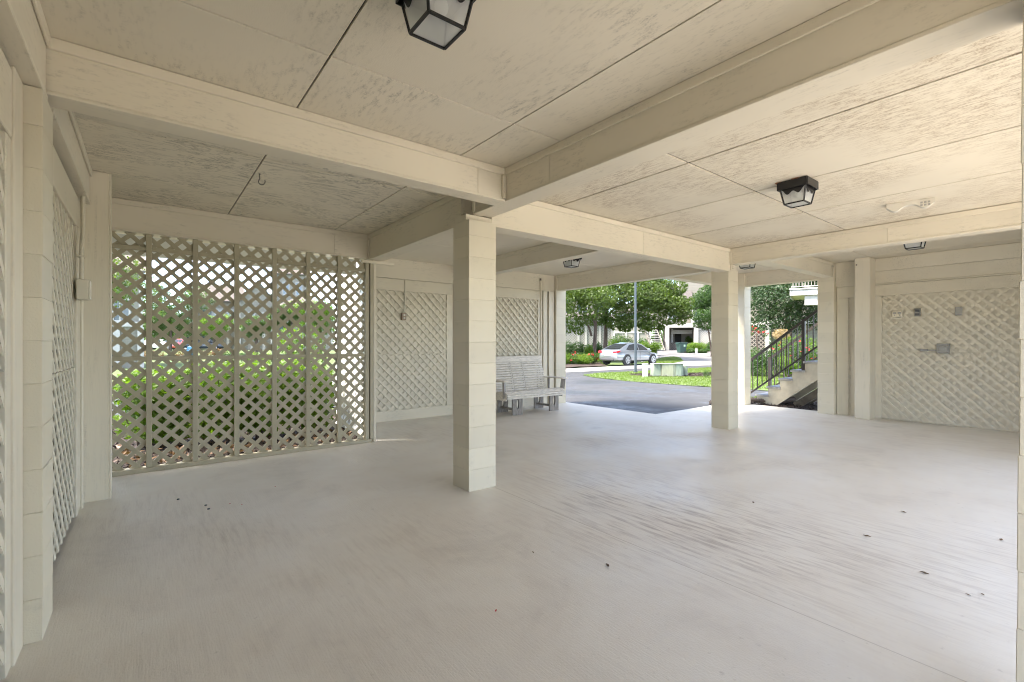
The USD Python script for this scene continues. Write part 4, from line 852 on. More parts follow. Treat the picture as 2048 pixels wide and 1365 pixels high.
# flower shrubs behind the stairs
for i, (px, f, w, h, m, fl_, lab) in enumerate([
        (1512, 20.5, 0.45, 1.05, 'shrub_leaf', None, 'low dense green shrub at the left end of the flowers behind the stairs'),
        (1540, 20.0, 0.50, 1.55, 'shrub_leaf', 'red_petal', 'red-flowering rose bush nearest the left newel post of the stairs'),
        (1568, 20.6, 0.55, 1.75, 'lime_leaf', 'red_petal', 'yellow-green rose bush with red blooms behind the stair balusters'),
        (1598, 20.2, 0.55, 1.70, 'shrub_leaf', 'red_petal', 'dark green rose bush beside the tall newel post'),
        (1628, 20.8, 0.60, 1.85, 'lime_leaf', 'red_petal', 'rightmost rose bush behind the stairs'),
        (1500, 21.5, 0.55, 1.30, 'shrub_leaf', 'orange_leaf', 'reddish-leaved shrub beside the bright white column'),
        (1585, 19.0, 0.35, 0.95, 'lime_leaf', 'orange_leaf', 'small orange-tinted shrub low behind the stair balusters')]):
    cs = [((rng.normal() * w * 0.4, rng.normal() * w * 0.3, h * q), (w * 0.7, w * 0.7, h * 0.25)) for q in (0.25, 0.4, 0.55, 0.68, 0.78, 0.5)]
    shrub('rose_bush', lab, 'shrub', loc(px, f), cs, 2200, 0.085, m, rng, 'flowering shrubs behind the stairs', flowers=fl_, fsize=0.075, nf=15)
b = loc(1562, 22.5)
t = thing('ornamental_grass', 'tan plumed ornamental grass above the stair handrail', 'plant', b)
p, d = clumps([((0, 0, 1.9), (0.38, 0.38, 0.28)), ((0.2, 0.1, 1.8), (0.3, 0.3, 0.2))], 900, rng); part('plumes', leaf_mesh(p, d, 0.13, rng, 0.25), 'plume', t)
bl = [tube([(rng.normal() * .05, rng.normal() * .05, -0.05), (rng.normal() * .12, rng.normal() * .12, 1.0), (rng.normal() * .3, rng.normal() * .3, 1.75)], [0.008, 0.007, 0.003], 4) for _ in range(40)]
part('blades', cat(bl), 'shrub_leaf', t)
# flower bed left of the car
for i, (px, f, w, h, m, fl_, lab) in enumerate([
        (1120, 32.0, 0.55, 1.05, 'shrub_leaf', 'red_petal', 'red-flowered plants at the left end of the bed beside the small cream building'),
        (1137, 31.5, 0.60, 0.95, 'lime_leaf', None, 'light green lilies second from the left in the flower bed'),
        (1152, 31.8, 0.60, 1.0, 'shrub_leaf', 'red_petal', 'pink-flowered plants in the middle of the flower bed'),
        (1168, 31.5, 0.60, 0.9, 'lime_leaf', None, 'light green lilies right of the pink flowers in the bed'),
        (1183, 31.8, 0.60, 1.0, 'shrub_leaf', 'red_petal', 'plants with red and orange flowers below the forked tree'),
        (1199, 32.5, 0.60, 1.0, 'lime_leaf', None, 'grassy green plants against the tail of the silver car')]):
    cs = [((rng.normal() * w * 0.5, rng.normal() * w * 0.4, h * q), (w * 0.7, w * 0.7, h * 0.3)) for q in (0.3, 0.5, 0.6, 0.45, 0.35)]
    shrub('bed_plant', lab, 'plant', loc(px, f), cs, 1100, 0.17, m, rng, 'plants of the flower bed left of the car', flowers=fl_, fsize=0.14, nf=16, stems=0, aspect=0.25)
for i, (px, py, f, w, m, lab) in enumerate([
        (1133, 688, 37, 0.62, 'shrub_leaf', 'round dark shrub left of the small white post'), (1160, 690, 38.5, 0.75, 'shrub_leaf', 'clipped shrub behind the white post left of the forked tree'),
        (1176, 694, 36, 0.45, 'lime_leaf', 'small light shrub at the foot of the forked tree'), (1197, 688, 38, 0.55, 'shrub_leaf', 'shrub between the two big trunks'),
        (1225, 680, 41, 0.85, 'lime_leaf', 'bright shrub right of the thick trunk'), (1238, 675, 43, 1.0, 'shrub_leaf', 'tall dark shrub above the silver car roof'),
        (1258, 678, 44, 0.95, 'shrub_leaf', 'square hedge shrub left of the lamp post'), (1282, 683, 46, 0.8, 'shrub_leaf', 'shrub right of the lamp post'),
        (1288, 690, 44.5, 0.75, 'lime_leaf', 'yellow-topped low hedge beyond the car bonnet'), (1305, 690, 44.5, 0.7, 'lime_leaf', 'yellow-topped low hedge left of the far white stairs'),
        (1385, 692, 50, 0.9, 'lime_leaf', 'rounded yellow-green hedge right of the green bin'), (1405, 692, 50, 1.0, 'lime_leaf', 'rounded yellow-green hedge in front of the far lattice panel'),
        (1420, 688, 51, 0.8, 'shrub_leaf', 'dark shrub beside the tan-shaded column'), (1385, 702, 48.5, 0.55, 'shrub_leaf', 'ground cover in front of the yellow-green hedge by the bin'),
        (1405, 703, 48.5, 0.6, 'shrub_leaf', 'ground cover in front of the far lattice panel'), (1378, 676, 56.6, 0.5, 'lime_leaf', 'potted plant inside the far house opening'),
        (1415, 742, 19.5, 0.16, 'shrub_leaf', 'tiny plant with orange flowers on the mulch beside the tan-shaded column')]):
    b = loc(px, f); h = max(0.25, zat(py, f) - b[2] + w * 0.45)
    cs = [((rng.normal() * w * 0.3, rng.normal() * w * 0.3, h * q), (w * 0.8, w * 0.8, max(0.15, h * 0.3))) for q in (0.3, 0.55, 0.68, 0.5)]
    shrub('garden_shrub', lab, 'shrub', b, cs, 1500 if f > 25 else 300, 0.15 if f > 25 else 0.05, m, rng, 'garden shrubs around the far houses', stems=0)

# ------------------------------------------------------------------ the car
def car(label, pos, rot, paint, kind='sedan', group=None, detail=True):
    t = thing('parked_car', label, 'car', pos, rot, group=group)
    suv = kind == 'suv'; H = 1.72 if suv else 1.45; L2_ = 2.27; hw = 0.885
    st = [(-2.27, 0.42, 0.82, 0.60), (-2.22, 0.30, 0.97, 0.74), (-2.05, 0.24, 1.03, 0.82), (-1.6, 0.22, 1.02, 0.87), (-1.0, 0.20, 0.99, 0.885), (0.0, 0.20, 0.96, 0.885), (0.9, 0.20, 0.93, 0.885), (1.4, 0.21, 0.86, 0.87), (1.85, 0.22, 0.78, 0.83), (2.12, 0.26, 0.70, 0.74), (2.25, 0.34, 0.58, 0.58)]
    if suv: st = [(x, zb + 0.06, zt + 0.12 + (0.12 if x < -1.9 else 0), w) for x, zb, zt, w in st]
    rings = []; m_ = 22
    for x, zb, zt, w in st:
        zm = (zb + zt) / 2; hh = (zt - zb) / 2; r = []
        for a in np.arange(m_) / m_ * 2 * math.pi:
            c, s = math.cos(a), math.sin(a); e = 0.42
            yy = w * math.copysign(abs(c) ** e, c); zz = zm + hh * math.copysign(abs(s) ** e, s)
            if s > 0.2: yy *= 0.93
            r.append((x, yy, zz))
        rings.append(r)
    v = np.array(rings).reshape(-1, 3); f = []
    for i in range(len(st) - 1):
        for k in range(m_):
            a, b_ = i * m_ + k, i * m_ + (k + 1) % m_; f += [[a, b_, b_ + m_], [a, b_ + m_, a + m_]]
    v = np.vstack([v, [(-2.275, 0, 0.62), (2.255, 0, 0.46)]]); n0 = len(v) - 2
    for k in range(m_): f += [[n0, (k + 1) % m_, k], [n0 + 1, (len(st) - 1) * m_ + k, (len(st) - 1) * m_ + (k + 1) % m_]]
    body = trimesh.Trimesh(v, f, process=True)
    if body.volume < 0: body.invert()
    part('body', body, paint, t, smooth=42)
    # greenhouse
    zb = 1.07 if suv else 0.93
    prof = [(-2.15, zb + 0.02), (-2.0, H - 0.25), (-1.7, H - 0.05), (-0.8, H), (0.1, H - 0.02), (0.45, H - 0.10), (1.15, zb)] if suv else [(-1.95, zb + 0.06), (-1.45, 1.20), (-0.95, 1.37), (-0.35, H), (0.15, 1.43), (0.45, 1.35), (1.30, zb)]
    def hwz(z): return 0.80 - 0.24 * (z - zb) / (H - zb)
    prof2 = [(x, z) for x, z in prof]; V = []; F = []
    for x, z in prof2: V += [(x, hwz(z), z), (x, -hwz(z), z)]
    base = [(prof2[0][0], 0.80, zb - 0.05), (prof2[0][0], -0.80, zb - 0.05), (prof2[-1][0], 0.80, zb - 0.05), (prof2[-1][0], -0.80, zb - 0.05)]
    V += base; k0 = len(prof2) * 2
    gh = trimesh.convex.convex_hull(np.array(V))
    part('roof', gh, paint, t, smooth=35)
    # side windows, 4 mm proud of the sloping side
    def sidewin(poly, s, name):
        p3 = [(x, s * (hwz(z) + 0.006), z) for x, z in poly]; n_ = len(p3)
        part(name, trimesh.Trimesh(p3, [[0, k, k + 1] if s < 0 else [0, k + 1, k] for k in range(1, n_ - 1)], process=False), 'car_glass', t)
    zt = H - 0.09
    if suv: wins = [[(-1.85, zb + .04), (-1.0, zb + .04), (-1.0, zt - 0.02), (-1.75, zt - 0.04)], [(-0.95, zb + .04), (-0.05, zb + .04), (-0.05, zt), (-0.95, zt)], [(0.0, zb + .04), (0.85, zb + .03), (0.35, zt - .06), (0.0, zt - .02)]]
    else: wins = [[(-1.35, zb + .07), (-0.95, zb + .03), (-0.08, zb + .03), (-0.08, zt), (-0.5, zt), (-0.9, zt - 0.06)], [(-0.02, zb + .03), (0.98, zb + .03), (0.42, zt - 0.07), (0.2, zt - 0.02), (-0.02, zt)]]
    for s in (-1, 1):
        for w_ in wins: sidewin(w_, s, 'side_window')
    def endwin(a, b_, name, off):
        (xa, za), (xb, zb_) = a, b_
        q = [(xa + off, -hwz(za) + 0.10, za), (xa + off, hwz(za) - 0.10, za), (xb + off, hwz(zb_) - 0.06, zb_), (xb + off, -hwz(zb_) + 0.06, zb_)]
        nn = np.cross(np.subtract(q[1], q[0]), np.subtract(q[3], q[0])); nn /= np.linalg.norm(nn); nn *= np.sign(nn[2]) * 0.012
        part(name, trimesh.Trimesh(np.array(q) + nn, [[0, 1, 2], [0, 2, 3]], process=False), 'car_glass', t)
    if suv: endwin((-2.14, zb + 0.10), (-2.01, H - 0.27), 'rear_window', 0.0); endwin((1.05, zb + 0.07), (0.50, H - 0.13), 'windshield', 0)
    else: endwin((-1.84, zb + 0.12), (-1.0, 1.355), 'rear_window', 0); endwin((1.22, zb + 0.04), (0.50, 1.33), 'windshield', 0)
    for x in (-1.36, 1.36):
        for s in (-1, 1):
            R = 0.335
            wh = thing_child(t, 'wheel', (x, s * 0.80, R))
            ax = to_plane
            part('arch', to_plane(cyl(R + 0.05, 0.06, 28), (0, s * 0.035, 0.0), (1, 0, 0), (0, 0, 1), (0, s, 0)), 'black_plastic', wh)
            part('tyre', to_plane(cyl(R, 0.20, 28), (0, -s * 0.085, 0), (1, 0, 0), (0, 0, 1), (0, s, 0)), 'rubber', wh)
            part('rim', to_plane(cyl(R * 0.70, 0.012, 24), (0, s * 0.117, 0), (1, 0, 0), (0, 0, 1), (0, s, 0)), 'alloy', wh)
            if detail:
                for k in range(5):
                    a = k / 5 * 2 * math.pi + 0.5
                    part('gap', to_plane(cyl(R * 0.15, 0.004, 3 + 3), (R * 0.42 * math.cos(a), s * 0.13, R * 0.42 * math.sin(a)), (1, 0, 0), (0, 0, 1), (0, s, 0)), 'black_plastic', wh)
    for s in (-1, 1):
        if suv: part('tail_light', box(-2.30, -2.18, s * 0.70 - 0.08, s * 0.70 + 0.08, 0.85, 1.15, 0.02), 'tail_red', t)
        else:
            pl = Polygon([(-2.30, 0.80), (-2.22, 0.93), (-1.98, 0.955), (-1.62, 0.965), (-1.95, 0.87), (-2.22, 0.79)])
            m = to_plane(extrude(pl, 0.09), (0, s * 0.735 + 0.045, 0), (1, 0, 0), (0, 0, 1), (0, -1, 0)); part('tail_light', m, 'tail_red', t)
            part('tail_light', box(-2.30, -2.20, min(s * 0.45, s * 0.70), max(s * 0.45, s * 0.70), 0.80, 0.905, 0.02), 'tail_red', t)
        part('mirror', box(0.70, 0.88, min(s * 0.86, s * 1.02), max(s * 0.86, s * 1.02), zb + 0.02, zb + 0.15, 0.03), paint, t)
        part('headlight', box(1.90, 2.16, min(s * 0.52, s * 0.74), max(s * 0.52, s * 0.74), 0.58, 0.70, 0.03), 'alloy', t)
        if detail:
            for x in (-0.05, 0.95 if not suv else 0.9): part('door_seam', box(x - 0.004, x + 0.004, min(s * 0.880, s * 0.889), max(s * 0.880, s * 0.889), 0.35, 0.86, 0), 'black_plastic', t)
            for x in (-0.28, 0.70): part('door_handle', box(x - 0.09, x + 0.09, min(s * 0.865, s * 0.895), max(s * 0.865, s * 0.895), 0.79, 0.815, 0.006), paint, t)
    part('rear_bumper', box(-2.31, -2.20, -0.52, 0.52, 0.30, 0.40, 0.02), 'black_plastic', t)
    part('plate', box(-2.295, -2.275, -0.26, 0.26, 0.60, 0.75, 0.006), 'plate_white', t)
    part('plate_print', box(-2.298, -2.2955, -0.17, 0.17, 0.655, 0.70, 0.0), 'plate_ink', t)
    return t
def thing_child(parent, name, loc_):
    x = UsdGeom.Xform.Define(stage, numbered(str(parent.GetPath()) + '/' + name)); x.AddTranslateOp().Set(Gf.Vec3d(*map(float, loc_)))
    return x.GetPrim()
car('silver sedan with red tail lights parked on the concrete road', (25.75, 20.0, 0.0), 0.0, 'car_silver')
for px, f, paint, kind, lab, r in ((412, 57, 'car_dark', 'suv', 'dark blue SUV far away behind the lattice screen', 10), (368, 61, 'car_red', 'sedan', 'red car left of the dark SUV far behind the lattice screen', -15), (320, 63, 'car_white', 'sedan', 'white car, leftmost of the far cars behind the lattice screen', 5)):
    b = loc(px, f); car(lab, b, CAMROT + r, paint, kind, detail=False)

# ------------------------------------------------------------------ lamp post, cabinets, bin, signs
t = thing('lamp_post', 'dark steel lamp post on the island lawn in front of the silver car', 'lamp post', (18.82, 14.27, 0))
part('pole', tube([(0, 0, -0.1), (0, 0, 2.5), (0, 0, 5.2)], [0.065, 0.058, 0.048], 14), 'post_blue', t, smooth=60)
part('base_plate', cyl(0.10, 0.06, 16), 'post_blue', t)
part('lantern', move(cyl(0.16, 0.35, 12, 0.22), [0, 0, 5.2]), 'post_blue', t)
part('cap', move(cyl(0.24, 0.10, 12, 0.05), [0, 0, 5.55]), 'post_blue', t)
t = thing('utility_pedestal', 'narrow white utility pedestal left of the green cabinet on the lawn', 'utility box', (16.85, 12.28, 0), CAMROT)
part('body', box(-0.105, 0.105, -0.09, 0.09, -0.05, 0.50, 0.01), 'pvc_white', t)
part('lid', box(-0.115, 0.115, -0.10, 0.10, 0.50, 0.545, 0.012), 'pvc_white', t)
b = at(1339, 20.35)
t = thing('utility_cabinet', 'low pale green utility cabinet with rounded end on the island lawn', 'utility box', (b[0], b[1], 0), CAMROT)
part('side_box', box(-0.745, -0.425, -0.20, 0.30, -0.03, 0.525, 0.01), 'cabinet_green', t)
pl = Polygon([(-0.42, -0.28), (0.05, -0.30), (0.18, -0.26), (0.18, 0.30), (-0.42, 0.30)])
part('main_box', move(extrude(pl, 0.55), [0, 0, -0.03]), 'cabinet_tan', t)
a = np.linspace(-math.pi / 2, math.pi / 2, 13)
pl = Polygon([(0.185, -0.27)] + [(0.36 + 0.22 * math.cos(q), 0.0 + 0.27 * math.sin(q)) for q in a] + [(0.185, 0.27)])
part('rounded_box', move(extrude(pl, 0.54), [0, 0, -0.03]), 'cabinet_green', t, smooth=40)
part('lid', box(-0.75, 0.60, -0.315, 0.315, 0.522, 0.54, 0.006), 'pvc_white', t)
t = thing('utility_pedestal', 'small green round pedestal at the right end of the pale cabinet', 'utility box', tuple(at(1370, 20.6)[:2]) + (0.0,), CAMROT)
part('body', move(cyl(0.105, 0.46, 18), [0, 0, -0.03]), 'cabinet_green', t, smooth=40)
part('lid', move(cyl(0.112, 0.05, 18, 0.09), [0, 0, 0.43]), 'pvc_white', t, smooth=40)
for px, f, h, lab in ((1153.5, 35.5, 0.55, 'small white post among the shrubs left of the forked tree'), (1393, 47.5, 0.5, 'small white post in the ground cover right of the green bin')):
    t = thing('marker_post', lab, 'post', loc(px, f), CAMROT, group='small white marker posts')
    part('post', box(-0.09, 0.09, -0.09, 0.09, -0.1, h, 0.01), 'pvc_white', t); part('cap', box(-0.10, 0.10, -0.10, 0.10, h, h + 0.04, 0.012), 'pvc_white', t)
t = thing('wheelie_bin', 'dark green wheeled trash bin at the end of the far driveway', 'trash bin', loc(1363, 48.5), CAMROT + 12)
v = np.array([(x * (0.30 if z < 0.5 else 0.40), y * (0.29 if z < 0.5 else 0.40), z) for z in (0.06, 1.0) for x in (-1, 1) for y in (-1, 1)]); part('body', trimesh.convex.convex_hull(v), 'bin_green', t)
part('lid', box(-0.46, 0.44, -0.43, 0.43, 1.0, 1.09, 0.03), 'bin_green', t)
part('handle', bar((-0.5, -0.28, 0.98), (-0.5, 0.28, 0.98), 0.05), 'bin_green', t)
for s in (-1, 1): part('wheel', to_plane(cyl(0.13, 0.07, 14), (0.26 if s < 0 else 0.26, s * 0.30, 0.13), (1, 0, 0), (0, 0, 1), (0, s, 0)), 'rubber', t)
part('sticker', box(0.02, 0.20, -0.388, -0.380, 0.68, 0.88, 0), 'sticker', t)
b = loc(379, 21)
t = thing('yard_sign', 'small blue yard sign on the road verge seen through the lattice screen', 'sign', b, CAMROT)
part('panel', box(-0.14, 0.14, -0.012, 0.012, 0.95, 1.18, 0.003), 'sign_blue', t); part('panel', box(-0.10, 0.10, -0.012, 0.012, 1.20, 1.32, 0.003), 'sign_blue', t); part('post', box(-0.02, 0.02, 0.014, 0.04, -0.1, 1.3, 0.003), 'pvc_white', t)

# ------------------------------------------------------------------ houses
def win(t, x, z, w, h, y=0.0, mull=True):
    fr = part('window', cat([box(x - w / 2 - 0.1, x + w / 2 + 0.1, y - 0.07, y - 0.003, z - 0.1, z, 0.004), box(x - w / 2 - 0.1, x + w / 2 + 0.1, y - 0.07, y - 0.003, z + h, z + h + 0.12, 0.004),
                             box(x - w / 2 - 0.1, x - w / 2, y - 0.07, y - 0.003, z, z + h, 0.004), box(x + w / 2, x + w / 2 + 0.1, y - 0.07, y - 0.003, z, z + h, 0.004)] + ([box(x - 0.03, x + 0.03, y - 0.05, y - 0.003, z, z + h, 0.003)] if mull else [])), 'trim_white', t)
    part('pane', rawbox(x - w / 2, x + w / 2, y - 0.03, y - 0.004, z, z + h), 'window_glass', fr)
def gable(x0, x1, y0, y1, z0, zp, along='y', over=0.35):
    """roof prism; ridge along y (gable faces the viewer) or along x"""
    if along == 'y':
        xm = (x0 + x1) / 2; P = Polygon([(x0 - over, z0 - over * (zp - z0) / (xm - x0)), (xm, zp), (x1 + over, z0 - over * (zp - z0) / (xm - x0)), (x1 + over, z0 - over * (zp - z0) / (xm - x0) + 0.14), (xm, zp + 0.16), (x0 - over, z0 - over * (zp - z0) / (xm - x0) + 0.14)])
        return to_plane(extrude(P, y1 - y0 + 2 * over), (0, y0 - over, 0), (1, 0, 0), (0, 0, 1), (0, 1, 0))
    ym = (y0 + y1) / 2; P = Polygon([(y0 - over, z0), (ym, zp), (y1 + over, z0), (y1 + over, z0 + 0.14), (ym, zp + 0.16), (y0 - over, z0 + 0.14)])
    return to_plane(extrude(P, x1 - x0 + 2 * over), (x0 - over, 0, 0), (0, 1, 0), (0, 0, 1), (1, 0, 0))
def hip(x0, x1, y0, y1, z0, zp, over=0.4):
    x0 -= over; x1 += over; y0 -= over; y1 += over; ym = (y0 + y1) / 2; i = min((y1 - y0) / 2, (x1 - x0) / 2 - 0.02)
    return trimesh.convex.convex_hull(np.array([(x0, y0, z0), (x1, y0, z0), (x0, y1, z0), (x1, y1, z0), (x0 + i, ym, zp), (x1 - i, ym, zp), (x0, y0, z0 - 0.16), (x1, y0, z0 - 0.16), (x0, y1, z0 - 0.16), (x1, y1, z0 - 0.16)]))
def far_lattice(t, x0, x1, z0, z1, y, period=0.26, w=0.06, m='trim_white', back='stucco_cream'):
    part('panel', rawbox(x0, x1, y + 0.03, y + 0.06, z0, z1), back, t)
    ms = []
    for sg in (-1, 1):
        H = z1 - z0; k = math.floor((x0 - H) / period)
        while k * period < x1 + H:
            a = k * period; hw = w / 1.414; k += 1
            q = [(a - hw, z0), (a + hw, z0), (a + hw + H * sg, z1), (a - hw + H * sg, z1)]
            p = Polygon(q).intersection(sbox(x0, z0, x1, z1))
            if p.is_empty or p.area < 1e-3 or p.geom_type != 'Polygon': continue
            ms.append(to_plane(prism(p, 0, 0.012 + 0.012 * (sg > 0)), (0, y + 0.029, 0), (1, 0, 0), (0, 0, 1), (0, -1, 0)))
    tag(part('lattice', cat(ms), m, t), kind='stuff')
S = 55 / FPX
b = at(1334, 55); b[2] = 0.55
t = thing('house', 'two-storey taupe house with garage opening and gable beyond the green bin', 'house', b, CAMROT - 16)
def hx(px): return (px - 1334) * S
def hz(py, f=55): return zat(py, f) - 0.55
part('column', box(-0.24, 0.24, -0.2, 0.3, -0.3, hz(656), 0.01), 'trim_white', t)
part('column', box(2.95, 3.42, -0.2, 0.3, -0.3, hz(656), 0.01), 'trim_white', t)
part('beam', box(-1.3, 8.6, -0.22, 0.35, hz(656) + 0.002, hz(648), 0.01), 'trim_white', t)
part('garage_ceiling', rawbox(-1.2, 8.6, 0.36, 6.4, hz(655), hz(650)), 'dark_interior', t)
part('garage_wall', rawbox(-0.3, 8.6, 2.6, 2.8, -0.3, hz(655)), 'stucco_cream', t)
part('garage_wall', rawbox(-1.3, -0.9, 0.4, 6.0, -0.3, hz(655)), 'dark_interior', t)
part('inner_post', box(0.55, 0.75, 1.5, 1.7, -0.3, hz(657), 0.01), 'trim_white', t); part('inner_beam', box(0.755, 2.9, 1.52, 1.68, hz(668), hz(660), 0.01), 'trim_white', t)
part('doorway', rawbox(1.0, 1.75, 2.56, 2.595, 0.0, 2.1), 'dark_interior', t)
far_lattice(t, 0.3, 2.9, -0.1, 0.95, 0.9, m='stair_under', back='dark_interior')
far_lattice(t, 3.45, 8.6, -0.1, hz(661), 0.05)
part('sill_board', box(3.44, 8.6, -0.05, 0.04, hz(661) + 0.002, hz(656) - 0.002, 0.004), 'trim_white', t)
part('wall', rawbox(hx(1300), hx(1379), 1.2, 8.0, hz(648) + 0.003, 6.2), 'siding_taupe', t)
part('wing', rawbox(hx(1380), hx(1480), -0.1, 8.0, hz(648) + 0.003, hz(603)), 'siding_taupe', t)
gp = Polygon([(hx(1380), hz(603)), (hx(1480), hz(603)), ((hx(1380) + hx(1480)) / 2, hz(603) + 2.55)])
part('gable', to_plane(extrude(gp, 0.2), (0, 0.10, 0), (1, 0, 0), (0, 0, 1), (0, -1, 0)), 'siding_taupe', t)
rf = part('roof', gable(hx(1380), hx(1480), -0.1, 7.8, hz(603), hz(603) + 2.55, 'y', 0.3), 'shingle', t)
part('rake_board', cat([bar((hx(1380) - 0.28, -0.46, hz(603) - 0.26), ((hx(1380) + hx(1480)) / 2, -0.46, hz(603) + 2.54), 0.06, 0.24, up=(0, 1, 0)), bar((hx(1480) + 0.28, -0.46, hz(603) - 0.26), ((hx(1380) + hx(1480)) / 2, -0.46, hz(603) + 2.54), 0.06, 0.24, up=(0, 1, 0))]), 'trim_white', t)
part('corner_board', box(hx(1378.5), hx(1382), -0.14, -0.03, hz(648) + 0.004, hz(604), 0.004), 'trim_white', t)
part('tower', rawbox(hx(1359), hx(1460), 3.0, 8.2, 6.0, 11.5), 'siding_taupe', t)
part('roof', gable(hx(1359), hx(1460), 3.0, 8.0, 11.5, 13.6, 'y', 0.35), 'shingle', t)
part('corner_board', box(hx(1357.5), hx(1360), 2.93, 2.995, 6.0, 11.5, 0.004), 'trim_white', t)
part('roof', gable(hx(1300), hx(1379), 1.4, 7.8, 6.0, 8.1, 'x', 0.3), 'shingle', t)
win(t, hx(1391), hz(646), 0.75, 1.25, -0.1); win(t, hx(1345), hz(640), 0.9, 1.3, 1.2); win(t, hx(1432), hz(646), 0.9, 1.25, -0.1)
# its straight stair, seen head-on
ts = thing('far_stairs', 'straight flight of pale open treads at the left of the far taupe house', 'stairs', at(1317, 52.5, 0.5), CAMROT)
for k in range(14):
    part('tread', box(-0.68, 0.68, k * 0.24, k * 0.24 + 0.28, 0.2 * (k + 1) - 0.05, 0.2 * (k + 1), 0.006), 'tread_wood', ts)
for s in (-1, 1):
    part('stringer', bar((s * 0.72, 0, 0.0), (s * 0.72, 3.4, 2.85), 0.06, 0.26), 'stair_under', ts)
    part('handrail', bar((s * 0.76, 0, 1.0), (s * 0.76, 3.4, 3.85), 0.06, 0.07), 'bronze_rail', ts)
    for k in range(0, 14, 3): part('baluster', bar((s * 0.76, k * 0.24, 0.2 * k), (s * 0.76, k * 0.24, 0.2 * k + 1.0), 0.05), 'bronze_rail', ts)
# low building behind the two trees
S2 = 47 / FPX
b = at(1175, 47); b[2] = float(ground(b[0], b[1]))
t = thing('house', 'pale house with a long lattice ground floor behind the two big trees', 'house', b, CAMROT)
def bx(px): return (px - 1175) * S2
def bz(py): return zat(py, 47) - b[2]
xs_ = [1085, 1118, 1157, 1172, 1200, 1224]
for p_, q_ in zip(xs_[:-1], xs_[1:]): far_lattice(t, bx(p_) + 0.12, bx(q_) - 0.12, -0.1, bz(645), 0.05)
for p_ in xs_: part('post', box(bx(p_) - 0.11, bx(p_) + 0.11, -0.06, 0.2, -0.2, bz(645), 0.008), 'trim_white', t)
part('fascia', box(bx(1085) - 0.3, bx(1226), -0.25, 0.3, bz(645) + 0.002, bz(638), 0.01), 'trim_white', t)
part('porch_roof', trimesh.convex.convex_hull(np.array([(bx(1085) - .4, -.5, bz(638) + .003), (bx(1228), -.5, bz(638) + .003), (bx(1085) - .4, 1.6, bz(638) + .7), (bx(1228), 1.6, bz(638) + .7), (bx(1085) - .4, 1.6, bz(638) + .003), (bx(1228), 1.6, bz(638) + .003)])), 'shingle', t)
part('wall', rawbox(bx(1085), bx(1222), 1.6, 9.0, 0.0, 7.0), 'siding_pink', t)
part('roof', hip(bx(1085), bx(1222), 1.6, 9.0, 7.0, 9.6), 'shingle', t)
for p_ in (1100, 1135, 1170, 1205): win(t, bx(p_), bz(625), 0.9, 1.4, 1.6)
# small cream building at the left edge of the drive opening
b = loc(1100, 31.8)
t = thing('garden_shed', 'small cream outbuilding with brown hip roof beside the flower bed', 'outbuilding', b, CAMROT)
S3 = 31.8 / FPX; q_ = lambda px: (px - 1100) * S3
part('wall', rawbox(q_(1040), q_(1120), 0.05, 3.0, -0.1, 2.25), 'stucco_cream', t)
for a, c_ in ((1112, 1114.5), (1119, 1121.8)): part('corner_board', box(q_(a), q_(c_), 0.0, 0.048, 0.22, 2.25, 0.004), 'trim_white', t)
part('plinth', box(q_(1040), q_(1123), -0.06, 0.048, -0.1, 0.218, 0.01), 'trim_white', t)
part('fascia', box(q_(1036), q_(1131), -0.28, 3.2, 2.252, 2.43, 0.01), 'trim_white', t)
part('roof', hip(q_(1036), q_(1130), -0.25, 3.2, 2.60, 3.5, 0.06), 'shingle_brown', t)
# right: neighbour's deck and lattice house
b = at(1582, 22.5)
t = thing('raised_deck', 'white raised deck with grey balusters above the outdoor stairs', 'deck', (b[0], b[1], 0), CAMROT - 33)
dz = zat(592, 22.5)
part('fascia', box(0.03, 5.2, 0.0, 0.08, dz, dz + 0.27, 0.01), 'trim_white', t); part('cap', box(-0.08, 5.3, -0.06, 0.12, dz + 0.272, dz + 0.34, 0.01), 'trim_white', t)
part('floor', rawbox(0.03, 5.2, 0.09, 3.6, dz + 0.05, dz + 0.26), 'stringer', t)
part('side_fascia', box(-0.05, 0.025, 0.0, 3.6, dz, dz + 0.27, 0.01), 'trim_white', t)
part('under_beam', box(0.55, 5.2, 0.15, 0.5, dz - 0.47, dz - 0.005, 0.01), 'trim_white', t)
for x in (2.4, 5.0): part('post', box(x, x + 0.3, 0.18, 0.46, -0.1, dz - 0.472, 0.01), 'trim_white', t)
part('top_rail', box(0.0, 5.2, 0.0, 0.06, dz + 1.30, dz + 1.36, 0.01), 'tread_wood', t); part('low_rail', box(0.0, 5.2, 0.0, 0.06, dz + 0.40, dz + 0.44, 0.006), 'tread_wood', t)
for k in range(40): part('baluster', rawbox(0.06 + 0.125 * k, 0.10 + 0.125 * k, 0.01, 0.05, dz + 0.44, dz + 1.30), 'stair_under', t)
b = at(1500, 31); b[2] = 0
t = thing('house', 'neighbour house with lattice ground floor glimpsed left of the stair railing', 'house', b, CAMROT - 29)
q2 = lambda px: (px - 1500) * 31 / FPX
far_lattice(t, q2(1480), q2(1526), -0.1, 2.5, 0.05, m='stair_under', back='dark_interior')
part('column', box(q2(1527), q2(1534), -0.1, 0.2, -0.1, 2.6, 0.01), 'trim_white', t); part('column', box(q2(1475), q2(1480), -0.1, 0.2, -0.1, 2.6, 0.01), 'trim_white', t)
part('beam', box(q2(1470), q2(1640), -0.1, 0.3, 2.602, 2.95, 0.01), 'trim_white', t)
part('wall', rawbox(q2(1470), q2(1650), 0.4, 7.0, 2.96, 6.0), 'siding_taupe', t); part('lower_wall', rawbox(q2(1536), q2(1650), 0.5, 0.6, -0.1, 2.6), 'siding_taupe', t)
